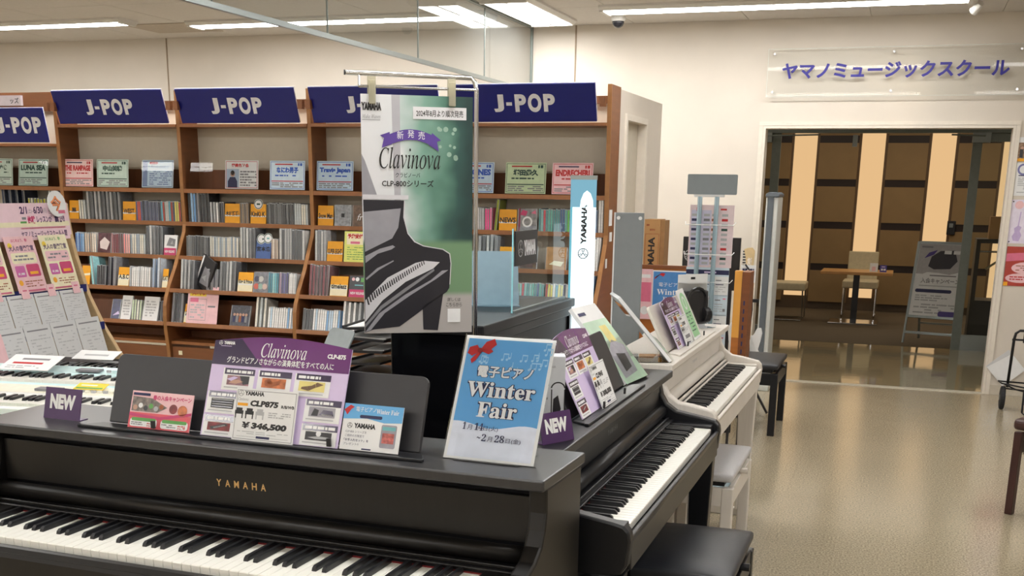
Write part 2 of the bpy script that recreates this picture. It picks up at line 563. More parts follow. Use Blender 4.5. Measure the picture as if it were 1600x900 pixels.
for yn, y in zip(('second', 'third', 'fourth', 'fifth'), (6.0, 2.6, -0.9, -3.4)):
    for xn, x in zip(('first', 'second', 'third', 'fourth'), (-7.3, -4.5, -1.2, 1.8)):
        lamp('twin-tube ceiling light overhead, %s row from the back wall, %s from left' % (yn, xn), x - 1.2, x + 1.2, y - 0.17, y + 0.17, True, 'x', 'ceiling lights in the rows overhead')

# dome camera and spot lamp
dc = thing('dome_camera', 'small dome security camera under the ceiling beside the long light', 'camera', (-2.2, 8.84, ZC - 0.008))
b = MB(fixture_white); b.lathe([(0.055, 0), (0.055, -0.045), (0.048, -0.06)], n=20); b.build('housing', dc, smooth=False)
b = MB(mat('dome_black', (0.02, 0.02, 0.025), 0.1)); b.lathe([(0.046, -0.058), (0.043, -0.075), (0.034, -0.092), (0.018, -0.104), (0.004, -0.107)], n=20); b.build('dome', dc, smooth=True)
sp = thing('spot_lamp', 'small white ceiling spot lamp aimed at the blue lettered wall sign', 'spot lamp', (0.30, 8.72, ZC - 0.008))
b = MB(fixture_white); b.lathe([(0.035, 0), (0.035, -0.015)], n=16); b.cyl((0, 0, -0.01), (0, 0, -0.05), 0.008); b.build('mount', sp)
aim = Vector((-0.28 - 0.30, YB - 8.72, 2.16 - (ZC - 0.06))).normalized()
b = MB(fixture_white); h0 = Vector((0, 0, -0.055)) - aim * 0.03; h1 = Vector((0, 0, -0.055)) + aim * 0.05
b.cyl(h0, h1, 0.022, 0.032, 14); b.build('head', sp)
b = MB(emis('spot_bulb', (1.0, 0.85, 0.6), 12)); b.cyl(h1, h1 + aim * 0.002, 0.024, 0.024, 14); b.build('bulb', sp)
ld = bpy.data.lights.new('spot_light', 'SPOT'); ld.energy = 5; ld.color = (1.0, 0.78, 0.52); ld.spot_size = R(46); ld.spot_blend = 0.9; ld.shadow_soft_size = 0.02
lo = bpy.data.objects.new('spot_light', ld); COL.objects.link(lo); lo.parent = sp
lo.location = h1 + aim * 0.01; lo.rotation_euler = aim.to_track_quat('-Z', 'Y').to_euler()

# ================================================================== hall and lounge beyond the doorway
LY, LZ = 15.6, 2.5
hall_wall = mat('hall_wall_taupe', S(150, 138, 118), 0.7, noise=0.03, scale=4)
carpet = mat('lounge_carpet', S(92, 80, 62), 0.95, noise=0.15, scale=90, bump=0.3)
slab('floor', [(-3.2, 3.2, YB, 12.12, -0.06, 0.0)], floor_hall_dim)
slab('floor', [(-3.2, 3.2, 12.12, LY + 0.1, -0.06, 0.002)], carpet)
slab('ceiling', [(-3.2, 3.2, YB + 0.14, LY + 0.1, LZ, LZ + 0.06)], mat('lounge_ceiling', S(120, 112, 100), 0.8))
slab('wall_left', [(-3.3, -3.2, YB + 0.14, LY, 0, LZ)], hall_wall)
slab('wall_right', [(3.2, 3.3, YB + 0.14, LY, 0, LZ)], hall_wall)
panel_tan = mat('lounge_panel_tan', S(150, 122, 82), 0.6, noise=0.05, scale=6)
band_dark = mat('lounge_band_dark', S(40, 26, 22), 0.5)
frame_brown = mat('lounge_frame_brown', S(96, 80, 62), 0.5)
wb = slab('wall_back', [(-3.2, 3.2, LY + 0.05, LY + 0.12, 0, LZ)], frame_brown, 'tan panelled lounge wall with glowing strips')
strip_mat = emis('lit_strip', (0.80, 0.51, 0.25), STRIP)
for k in range(-3, 4):
    xs = -0.52 + 0.835 * k        # strip centre
    if abs(xs) < 2.9:
        b = MB(strip_mat); b.box(xs - 0.142, xs + 0.142, LY + 0.02, LY + 0.05, 0.17, 2.32); b.build('lit_strip', wb)
    x0, x1 = xs + 0.142 + 0.035, xs + 0.835 - 0.142 - 0.035
    if x0 > -3.1 and x1 < 3.15:
        zs = [0.10, 0.505, 1.038, 1.569, 2.106, 2.45]
        for i in range(5):
            b = MB(panel_tan); b.box(x0, x1, LY, LY + 0.05, zs[i] + (0.09 if i else 0), zs[i + 1]); b.build('panel', wb)
            if i < 4:
                b = MB(band_dark); b.box(x0, x1, LY + 0.012, LY + 0.05, zs[i + 1], zs[i + 1] + 0.09); b.build('dark_band', wb)

# sliding glass doors at the lounge entrance
SY = 12.09
def sash(x0, x1, name, label, handle=None):
    t = thing(name, label, 'sliding door', ((x0 + x1) / 2, SY, 0))
    w = (x1 - x0) / 2
    bb = MB(dark_alu); bb.box(-w, -w + 0.085, -0.02, 0.02, 0, 2.06); bb.build('stile', t)
    bb = MB(dark_alu); bb.box(w - 0.085, w, -0.02, 0.02, 0, 2.06); bb.build('stile', t)
    bb = MB(alu); bb.box(-w + 0.085, w - 0.085, -0.018, 0.018, 0.0, 0.15); bb.build('bottom_rail', t)
    bb = MB(dark_alu); bb.box(-w + 0.085, w - 0.085, -0.018, 0.018, 1.98, 2.06); bb.build('top_rail', t)
    bb = MB(clear_glass); bb.add([(-w + 0.085, 0, 0.15), (w - 0.085, 0, 0.15), (w - 0.085, 0, 1.98), (-w + 0.085, 0, 1.98)], [(0, 1, 2, 3)]); bb.build('pane', t, fix=False)
    if handle is not None:
        bb = MB(chrome); bb.cyl((handle, -0.05, 0.55), (handle, -0.05, 1.0), 0.012); bb.cyl((handle, -0.05, 0.6), (handle, 0, 0.6), 0.008); bb.cyl((handle, -0.05, 0.95), (handle, 0, 0.95), 0.008); bb.build('handle', t)
    return t
sash(0.50, 1.55, 'sliding_door', 'grey framed sliding glass door at the right of the lounge entrance')
sash(-2.35, -1.29, 'sliding_door', 'grey framed sliding glass door at the left of the lounge entrance')
hd = thing('door_header', 'grey metal header rail across the lounge entrance with door closer arms', 'door rail', (0, SY, 2.06))
b = MB(dark_alu); b.box(-3.2, 3.2, -0.05, 0.05, 0.0, 0.05); b.build('rail', hd)
b = MB(dark_alu); b.box(-3.2, 3.2, -0.03, 0.03, 0.13, LZ - 2.06); b.build('upper_rail', hd)
b = MB(mat('transom_pale', S(150, 168, 172), 0.3)); b.box(-1.28, -0.42, -0.02, 0.02, 0.05, 0.13); b.build('transom', hd)
b = MB(dark_alu); b.box(-0.42, 3.2, -0.02, 0.02, 0.05, 0.13); b.box(-3.2, -1.28, -0.02, 0.02, 0.05, 0.13); b.build('transom', hd)
for x in (-1.42, 0.6):
    b = MB(alu); b.box(x - 0.11, x + 0.05, -0.12, -0.05, -0.09, 0.0); b.build('closer_body', hd)
    b = MB(dark_alu); b.cyl((x, -0.12, -0.03), (x + (0.5 if x < 0 else -0.3), -0.12, -0.02), 0.008); b.build('closer_arm', hd)
b = MB(alu); b.box(-0.60, -0.555, -0.06, -0.04, -0.13, -0.02); b.build('door_tag', hd)

# lounge furniture
tan_top = mat('oak_table_top', S(190, 140, 80), 0.4, noise=0.12, scale=8, stretch=(1, 12, 1))
cream_leather = mat('cream_leather', S(206, 192, 158), 0.5)
tb = thing('lounge_table', 'oak topped lounge table on a black column and steel plate', 'table', (-0.525, 14.1, 0.002))
b = MB(tan_top); b.box(-0.40, 0.40, -0.28, 0.28, 0.575, 0.61); b.build('table_top', tb, 0.004)
b = MB(black_plastic); b.box(-0.035, 0.035, -0.035, 0.035, 0.02, 0.575); b.build('column', tb)
b = MB(chrome); b.box(-0.28, 0.28, -0.22, 0.22, 0.0, 0.02); b.build('base_plate', tb, 0.004)
def lounge_chair(x, y, rz, label):
    t = thing('lounge_chair', label, 'chair', (x, y, 0.002), rz)
    bb = MB(cream_leather); bb.box(-0.21, 0.21, -0.21, 0.21, 0.36, 0.45); bb.build('seat', t, 0.015)
    bb = MB(cream_leather); bb.box(-0.18, 0.18, 0.18, 0.225, 0.45, 0.80, Matrix.Rotation(R(-4), 4, 'X')); bb.build('backrest', t, 0.012)
    for sx in (-0.19, 0.19):
        bb = MB(chrome)
        bb.tube([(sx, 0.18, 0.36), (sx, 0.19, 0.03), (sx, 0.18, 0.012), (sx, -0.18, 0.012), (sx, -0.19, 0.03), (sx, -0.18, 0.36)], 0.01, 6)
        bb.build('sled_leg', t)
    return t
lounge_chair(-0.50, 14.85, R(0), 'cream lounge chair on steel sled legs behind the oak table')
lounge_chair(-1.30, 14.15, R(90), 'cream lounge chair at the left end, partly hidden by the gate post')
c = card('card_stand', 'small white card holder on the lounge table', 'card', 0.09, 0.10, 0.004, white, (-0.34, 13.97, 0.612), 0, R(10))
P = Print(); P.rect(-0.02, 0.02, 0.01, 0.06, rose_ink); P.build('print', c)
c = card('price_card', 'small violet card with white squares on the lounge table', 'card', 0.075, 0.08, 0.004, mat('violet_ink', S(70, 60, 150), 0.4), (-0.235, 13.97, 0.612), 0, R(10))
P = Print(); P.rect(-0.025, -0.003, 0.018, 0.04, white); P.rect(0.004, 0.027, 0.018, 0.04, white); P.rect(-0.02, 0.02, 0.055, 0.065, lilac); P.build('print', c)

# A-frame sign
af = thing('a_frame_sign', 'silver A-frame poster stand showing a grand piano, in the lounge entrance', 'sign stand', (0.33, 12.52, 0.002), R(-14))
tl = R(15)
Mt = Matrix.Rotation(-tl, 4, 'X')
def tilted(name, parent, m, boxes, y=0.0):
    bb = MB(m)
    for q in boxes:
        bb.box(*q, M=Mt)
    o = bb.build(name, parent); o.location = (0, -0.16 + y, 0)
    return o
tilted('poster', af, white, [(-0.235, 0.235, -0.004, 0.006, 0.29, 1.03)])
tilted('frame', af, alu, [(-0.26, -0.235, -0.012, 0.012, 0.27, 1.05), (0.235, 0.26, -0.012, 0.012, 0.27, 1.05), (-0.235, 0.235, -0.012, 0.012, 0.265, 0.29), (-0.235, 0.235, -0.012, 0.012, 1.03, 1.055)])
for x in (-0.26, 0.24):
    tilted('leg', af, alu, [(x, x + 0.02, -0.01, 0.01, 0.0, 0.27)])
tilted('cross_bar', af, alu, [(-0.24, 0.24, -0.008, 0.008, 0.10, 0.125)])
for x in (-0.22, 0.20):
    b = MB(alu); b.box(x, x + 0.02, -0.01, 0.01, 0.0, 0.97, Matrix.Rotation(R(14), 4, 'X')); o = b.build('back_leg', af); o.location = (0, 0.34, 0)
b = MB(alu); b.box(-0.2, 0.2, 0.28, 0.295, 0.16, 0.18); b.build('back_bar', af)
P = Print(-0.005); rg = random.Random(3)
P.rect(-0.23, 0.23, 0.72, 1.025, mat('poster_grey', S(176, 174, 176), 0.4)); P.up()
P.poly([(-0.12, .80), (-.10, .90), (-.02, .96), (.12, .97), (.16, .86), (.10, .78), (-.06, .77)], mat('poster_dark', S(44, 42, 50), 0.4))
P.poly([(-.17, .88), (-.13, .94), (-.05, .97), (-.08, .92)], mat('violet_dark', S(66, 48, 130), 0.4)); P.up()
P.poly([(-0.23, .66), (.23, .66), (.23, .76), (.10, .72), (.0, .735), (-.12, .74), (-.20, .70)], white); P.up()
P.rect(0.02, 0.09, .93, .965, white); P.rect(0.11, .18, .93, .965, white); P.rect(-.21, -.10, .99, 1.005, grey_ink)
P.text('入会キャンペーン', 0.02, .625, .055, grey_ink, w=.38, bold=0.02)
P.rect(-.09, .17, .70, .712, grey_ink); P.rect(-.18, .2, .595, .605, lgrey_ink)
P.poly(rrect(-.21, .15, .53, .565, .017), navy_ink); P.poly(rrect(.05, .23, .29, .345, .02), mat('violet_dark', S(66, 48, 130), 0.4))
P.lines(-.2, .12, .44, .51, 3, lgrey_ink, rg); P.lines(-.2, .2, .31, .42, 4, lgrey_ink, rg)
o = P.build('print', af); o.location = (0, -0.16, 0); o.rotation_euler = (-tl, 0, 0)
# things behind the right sliding door
wardrobe = mat('dark_cabinet', S(44, 42, 40), 0.5)
cb = thing('lounge_cabinet', 'dark open coat cabinet standing behind the right sliding door', 'cabinet', (0.98, 12.75, 0.002))
b = MB(wardrobe); b.box(-0.32, 0.32, -0.2, 0.2, 0, 0.45); b.build('body', cb)
b = MB(wardrobe); b.box(-0.32, -0.28, -0.2, 0.2, 0.45, 1.02); b.box(0.28, 0.32, -0.2, 0.2, 0.45, 1.02); b.build('side_panel', cb)
b = MB(wardrobe); b.box(-0.32, 0.32, -0.2, 0.2, 1.02, 1.06); b.build('top', cb)
b = MB(chrome); b.cyl((-0.28, 0, 0.93), (0.28, 0, 0.93), 0.01); b.build('rail', cb)
hg = thing('coat_hanger', 'pale wooden coat hanger hanging in the dark cabinet', 'hanger', (0.95, 12.75, 0.945))
wood_pale = mat('pale_hanger_wood', S(206, 190, 150), 0.5)
b = MB(wood_pale); b.tube([(-0.17, 0, -0.19), (-0.08, 0, -0.12), (0, 0, -0.09), (0.08, 0, -0.12), (0.17, 0, -0.19)], 0.013, 6); b.build('arm', hg)
b = MB(chrome); b.tube([(0, 0, -0.09), (0, 0, -0.03), (0.02, 0, 0.0), (0, 0, 0.012), (-0.018, 0, 0.0)], 0.004, 6); b.build('hook', hg)
bx = thing('cardboard_box', 'small tan cardboard box on top of the dark cabinet behind glass', 'box', (0.90, 12.75, 1.062))
cardboard = mat('cardboard', S(176, 134, 88), 0.8, noise=0.06, scale=14)
b = MB(cardboard); b.box(-0.13, 0.13, -0.1, 0.1, 0, 0.22); b.build('carton', bx); b = MB(mat('parcel_tape', S(206, 180, 140), 0.4)); b.box(-0.02, 0.02, -0.101, 0.101, 0.001, 0.2212); b.build('tape', bx)
wp = thing('wall_phone', 'black door phone on a pale strip of lounge wall right of the last glowing panel', 'phone', (0.50, LY - 0.03, 1.0))
b = MB(black_plastic); b.box(-0.05, 0.05, 0, 0.03, 0, 0.17); b.build('body', wp, 0.006); b = MB(alu); b.box(-0.025, 0.02, -0.004, 0, 0.09, 0.14); b.build('display', wp)

# fill panels added to brighten the hall and lounge (above the header, out of the picture)
lounge_fill = emis('lounge_fill_glow', (1.0, 0.86, 0.68), 2.7)
for x, y in ((-1.5, 10.8), (1.5, 10.8), (-1.9, 13.2), (-0.6, 13.2), (0.7, 13.2), (2.0, 13.2), (-1.3, 14.6), (0.0, 14.6), (1.3, 14.6)):
    t = thing('added_fill_panel', 'added flat warm fill panel, unseen in the lounge ceiling beyond the doorway', 'light', (x, y, LZ), 0, 'added lounge fill panels')
    bb = MB(fixture_white); bb.box(-.56, .56, -.34, .34, -.025, 0); bb.build('frame', t)
    bb = MB(lounge_fill); bb.box(-.53, .53, -.31, .31, -.03, -.0255); bb.build('diffuser', t)

# ================================================================== sign over the doorway
ws = thing('wall_sign', 'clear acrylic wall sign with raised blue lettering above the doorway', 'sign', (-0.225, YB, 2.2))
plate = glass('sign_acrylic', (0.975, 0.985, 0.98), 0.03, haze=0.03, hazecol=(0.85, 0.88, 0.86), ior=1.3)
b = MB(plate); b.add([(-0.915, -0.05, 0), (0.915, -0.05, 0), (0.915, -0.05, 0.345), (-0.915, -0.05, 0.345)], [(0, 1, 2, 3)]); b.build('plate', ws, fix=False)
b = MB(mat('acrylic_edge', S(206, 216, 212), 0.2))
for q in ((-0.915, 0.915, -0.05, -0.043, -0.002, 0.0), (-0.915, 0.915, -0.05, -0.043, 0.345, 0.347), (-0.917, -0.915, -0.05, -0.043, -0.002, 0.347), (0.915, 0.917, -0.05, -0.043, -0.002, 0.347)):
    b.box(*q)
b.build('plate_edge', ws)
sign_blue = mat('sign_blue', S(46, 40, 142), 0.45)
vs, fs, gw, gh = glyphs('ヤマノミュージックスクール', 0.03)
sx, sy = 1.61 / gw, 0.118 / gh
b = MB(sign_blue)
n = len(vs)
from collections import Counter
ec = Counter()
for f in fs:
    for i in range(len(f)):
        ec[(f[i], f[(i + 1) % len(f)])] += 1
rim = [e for e in ec if (e[1], e[0]) not in ec]
b.add([(v[0] * sx - 0.805, -0.062, v[1] * sy) for v in vs] + [(v[0] * sx - 0.805, -0.051, v[1] * sy) for v in vs],
      [tuple(f) for f in fs] + [(e[0], e[0] + n, e[1] + n, e[1]) for e in rim])
o = b.build('lettering', ws, fix=False); o.location = (0, 0, 0.125)
for x in (-0.87, 0.0, 0.87):
    for z in (0.035, 0.31):
        b = MB(chrome); b.cyl((x, -0.058, z), (x, 0, z), 0.009, n=10); b.build('standoff', ws)
# ================================================================== disc shelves
shelf_wood = mat('shelf_wood', S(126, 78, 44), 0.45, noise=0.10, scale=5, stretch=(1, 1, 8))
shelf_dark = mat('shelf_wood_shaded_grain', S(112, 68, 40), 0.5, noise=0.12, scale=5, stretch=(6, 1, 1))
lip_wood = mat('shelf_edge_wood', S(150, 98, 58), 0.4, noise=0.08, scale=5, stretch=(6, 1, 1))
edge_wood = mat('upright_edge_wood', S(156, 108, 62), 0.45, noise=0.08, scale=5, stretch=(1, 1, 6))
back_cream = mat('shelf_back_cream', S(206, 198, 182), 0.7, noise=0.02)
sign_navy = mat('sign_navy', S(16, 27, 122), 0.3, noise=0.02)
letter_silver = mat('letter_silver', S(236, 237, 244), 0.35)
UX = [-6.03, -5.135, -4.24, -3.35, -2.455, -1.56]
PROF = [(6.14, 2.03), (6.15, 1.74), (6.15, 1.47), (6.155, 1.248), (6.145, 1.20), (6.118, 1.152), (6.036, 1.0), (5.96, 0.89), (5.922, 0.82), (5.905, 0.77), (5.898, 0.70), (5.90, 0.62), (5.918, 0.485), (5.92, 0.0)]
SH_B = 6.345
ROWS = {'A': (6.17, 1.455, 0.0), 'B': (6.17, 1.258, 0.0), 'C': (6.08, 1.058, R(4)), 'D': (5.965, 0.868, R(9)), 'E': (5.915, 0.670, R(13))}
BAYNAME = ['leftmost bay', 'first full bay', 'second full bay', 'bay beside the banner', 'bay behind the glass']
ROWNAME = {'A': 'top shelf', 'B': 'second shelf', 'C': 'third shelf', 'D': 'fourth shelf', 'E': 'lowest shelf'}

def upright_mesh():
    bb = MB(shelf_wood)
    bb.prism([(y, z) for y, z in PROF] + [(SH_B, 0.0), (SH_B, 2.03)], 'x', -0.011, 0.011)
    return bb.mesh('side_panel')
up_me = upright_mesh(); fixn(up_me)
# lighter edge banding on the curved front of each upright
ebm = MB(edge_wood)
for (y0, z0), (y1, z1) in zip(PROF[:-1], PROF[1:]):
    ebm.add([(-0.0115, y0 - 0.002, z0), (0.0115, y0 - 0.002, z0), (0.0115, y1 - 0.002, z1), (-0.0115, y1 - 0.002, z1),
             (-0.0115, y0 + 0.004, z0), (0.0115, y0 + 0.004, z0), (0.0115, y1 + 0.004, z1), (-0.0115, y1 + 0.004, z1)],
            [(0, 1, 2, 3), (0, 3, 7, 4), (1, 5, 6, 2)])
eb_me = ebm.mesh('edge_band'); fixn(eb_me)
bay_labels = ['leftmost wooden disc shelf bay, cut off by the picture edge', 'first full wooden disc shelf bay from the left, blue header sign',
              'second full wooden disc shelf bay, dividers and mixed cases', 'wooden disc shelf bay partly hidden by the hanging piano banner',
              'rightmost wooden disc shelf bay, seen behind the glass screen']
for k in range(5):
    x0, x1 = UX[k] + 0.011, UX[k + 1] - 0.011
    bay = thing('disc_shelf_bay', bay_labels[k], 'shelf', ((x0 + x1) / 2, 6.2, 0), 0, 'wooden disc shelf bays along the wall')
    cx = (x0 + x1) / 2; hw = (x1 - x0) / 2
    def at(o):
        o.location = (-cx, -6.2, 0); return o
    for xx in ([UX[k]] if k < 4 else [UX[4], UX[5]]):
        o = link('side_panel', up_me, bay); o.location = (xx - cx, -6.2, 0)
        o2 = link('edge_band', eb_me, o)
    b = MB(back_cream); b.box(x0, x1, SH_B - 0.012, SH_B, 0.9, 1.985); at(b.build('back_panel', bay))
    b = MB(shelf_dark); b.box(x0, x1, SH_B - 0.02, SH_B - 0.012, 1.455, 1.575); at(b.build('back_rail', bay))
    b = MB(shelf_dark); b.box(x0, x1, SH_B - 0.03, SH_B - 0.012, 1.945, 1.985); at(b.build('top_rail', bay))
    b = MB(shelf_dark); b.box(x0, x1, SH_B - 0.03, SH_B - 0.013, 0.56, 0.93); at(b.build('lower_back_board', bay))
    for r in 'ABCDE':
        yf, z, tl = ROWS[r]
        M = Matrix.Translation((0, yf - 0.018, z)) @ Matrix.Rotation(-tl, 4, 'X')
        dep = SH_B - 0.012 - (yf - 0.018)
        b = MB(shelf_dark); b.box(x0, x1, 0.012, dep, -0.018, -0.002, M); sh = at(b.build('shelf', bay))
        b = MB(lip_wood); b.box(x0, x1, 0.0, 0.012, -0.02, 0.004, M); o = b.build('shelf_lip', sh)
        if r in 'DE':
            b = MB(shelf_dark); b.box(x0, x1, 0.16, 0.172, -0.002, 0.14 if r == 'D' else 0.17, M); at(b.build('support_board', bay))
    b = MB(shelf_dark); b.box(x0, x1, 6.15, 6.17, 0.50, 0.66); at(b.build('lower_panel', bay))
    b = MB(lip_wood); b.box(x0, x1, 5.935, 6.17, 0.535, 0.552); at(b.build('cabinet_top', bay))
    b = MB(shelf_wood); b.box(x0 + 0.006, x1 - 0.006, 5.935, 5.955, 0.08, 0.518); dr = at(b.build('cabinet_door', bay))
    b = MB(cream_ink); b.box(x0 + 0.05, x0 + 0.075, 5.931, 5.935, 0.47, 0.495); b.build('label_tag', dr)
    b = MB(shelf_dark); b.box(x0, x1, 5.97, 6.0, 0.0, 0.08); at(b.build('plinth', bay))
    # tilted blue header sign
    zt, zb = (2.03, 1.842) if k else (1.93, 1.727)
    yt, yb = (6.085, 6.15) if k else (6.05, 6.09)
    xs0, xs1 = (UX[k] + 0.03, UX[k] + 0.826) if k else (UX[k] + 0.08, UX[k] + 0.876)
    tl = math.atan2(yb - yt, zt - zb); hh = math.hypot(yb - yt, zt - zb)
    b = MB(sign_navy); b.box(-0.398, 0.398, 0.0, 0.008, 0, hh)
    sg = b.build('sign_board', bay); sg.location = ((xs0 + xs1) / 2 - cx, yb - 6.2, zb); sg.rotation_euler = (tl, 0, 0)
    b = MB(white); b.box(-0.40, 0.40, 0.008, 0.014, 0, hh + 0.004); b.build('sign_backing', sg)
    P = Print(-0.0005); jx = -0.175 if k else 0.02
    for ch, xa, xb, za, zb_ in (('J', 0, .058, .27, .74), ('-', .072, .105, .44, .53), ('P', .122, .186, .27, .74), ('O', .196, .272, .26, .75), ('P', .284, .348, .27, .74)):
        P.text(ch, jx + (xa + xb) / 2, hh * za, hh * (zb_ - za), letter_silver, w=xb - xa, bold=0.05)
    P.build('lettering', sg)
    b = MB(lip_wood); b.box(x0, x1, yb - 0.015, SH_B - 0.012, zb - 0.022, zb - 0.006); at(b.build('sign_shelf', bay))
    for xx in (x0, x1 - 0.03):
        b = MB(shelf_wood); b.box(xx, xx + 0.03, 6.09, 6.12, 1.915, 1.965); at(b.build('sign_bracket', bay))
    if k == 4:
        for y_, z_, dy_, dz_ in ((6.17, 1.30, .06, .085), (6.19, 1.215, .05, .05), (6.12, 1.075, .03, .05)):
            b = MB(white); b.box(UX[5] + .0115, UX[5] + .014, y_, y_ + dy_, z_, z_ + dz_); at(b.build('paper_tag', bay))
    if k == 0:
        b = MB(shelf_wood); b.box(x0, x1, 6.13, 6.15, 1.935, 2.03); at(b.build('header_board', bay))
        b = MB(mat('silver_plate', S(190, 180, 184), 0.3)); b.box(-5.62, -5.36, 6.11, 6.13, 1.95, 2.012); pl = at(b.build('header_plate', bay))
        P = Print(6.11); P.text('ッズ', -5.375, 1.962, 0.036, black_ink, align='r', bold=0.02); P.build('lettering', pl)

# ------------------------------------------------------------------ disc cases
PAL = {
    'navydark': [S(30, 36, 52), S(52, 60, 78)], 'olive': [S(150, 150, 40), S(120, 130, 30), S(196, 196, 180)], 'grey': [S(150, 152, 154), S(120, 122, 126), S(176, 178, 178), S(86, 88, 92)],
    'pale': [S(196, 194, 184), S(170, 178, 180), S(206, 202, 190), S(140, 150, 160)], 'bright': [S(90, 110, 170), S(180, 70, 60), S(214, 170, 80), S(70, 80, 120)],
    'navy': [S(52, 58, 84), S(40, 46, 66), S(88, 94, 116)], 'mixed': [S(60, 66, 84), S(170, 172, 170), S(196, 186, 90), S(150, 60, 50), S(90, 150, 170), S(200, 196, 188)],
    'blue': [S(94, 138, 186), S(130, 164, 200), S(70, 104, 160)], 'beige': [S(190, 174, 160), S(160, 144, 132), S(206, 196, 184)], 'wine': [S(112, 56, 64), S(150, 100, 104), S(96, 70, 74)],
    'pink': [S(222, 160, 158), S(208, 130, 132)], 'teal': [S(96, 160, 172), S(140, 190, 194), S(60, 120, 140)], 'dark': [S(44, 44, 50), S(66, 66, 74), S(30, 30, 36), S(120, 120, 126)],
    'white': [S(222, 222, 222), S(196, 198, 200), S(232, 230, 226), S(160, 164, 168)], 'steel': [S(140, 156, 178), S(176, 186, 198), S(96, 112, 140)], 'green': [S(176, 190, 164), S(206, 208, 196)],
    'charcoal': [S(58, 60, 62), S(78, 80, 82), S(48, 50, 54), S(104, 106, 108)], 'brown': [S(128, 108, 86), S(96, 84, 72)], 'violet': [S(98, 96, 140), S(150, 130, 150), S(80, 78, 116)],
    'whiteblue': [S(216, 220, 224), S(120, 160, 200), S(232, 232, 232), S(170, 190, 206)], 'magenta': [S(206, 70, 130), S(220, 110, 150)],
    'greenred': [S(96, 180, 90), S(70, 130, 134), S(120, 170, 170), S(170, 70, 80), S(90, 160, 150), S(60, 90, 130)],
}
WORD = {'navydark': 'dark navy', 'olive': 'olive green', 'grey': 'plastic-wrapped grey', 'pale': 'pale', 'bright': 'bright multi-coloured', 'navy': 'navy', 'mixed': 'mixed colour', 'blue': 'light blue', 'beige': 'beige',
        'wine': 'wine red', 'pink': 'pink', 'teal': 'teal', 'dark': 'dark', 'white': 'white', 'steel': 'steel blue', 'green': 'pale green', 'charcoal': 'charcoal', 'brown': 'brown', 'violet': 'violet', 'whiteblue': 'white and blue',
        'magenta': 'magenta', 'greenred': 'green and red', 'orange': 'orange', 'darkred': 'dark maroon', 'multi': 'multi-coloured', 'photo': 'dark group photo', 'silver': 'silver grey', 'black': 'black', 'pinkcover': 'pink and grey', 'charcover': 'charcoal', 'tan': 'tan brown'}
ORD = ['first', 'second', 'third', 'fourth', 'fifth', 'sixth', 'seventh', 'eighth', 'ninth', 'tenth', 'eleventh', 'twelfth', 'thirteenth', 'fourteenth', 'fifteenth', 'sixteenth']
jewel = mat('jewel_case_grey', S(178, 182, 186), 0.15, noise=0.03)
CASE = {}
def case_mesh(kind, ci, pal):
    k = (kind, pal, ci)
    if k in CASE:
        return CASE[k]
    m = mat('spine_%s_%d' % (pal, ci), tuple(min(0.9, c * 1.35 + 0.01) for c in PAL[pal][ci]), 0.25, noise=0.12, scale=80)
    w, h, d = (0.0102, 0.124, 0.140) if kind == 'cd' else (0.0150, 0.178, 0.132)
    bb = MB(jewel)
    bb.box(-w / 2, w / 2, 0.0012, d, 0, h)
    bb.m(m).box(-w / 2 + 0.0012, w / 2 - 0.0012, 0.0, 0.0014, 0.004, h - 0.004)          # printed spine insert, slightly proud
    bb.m(m).box(-w / 2 - 0.0002, w / 2 + 0.0002, 0.010, d - 0.004, 0.003, h - 0.003)     # cover booklet seen through the lid
    me = bb.mesh('disc_case'); CASE[k] = me
    return me
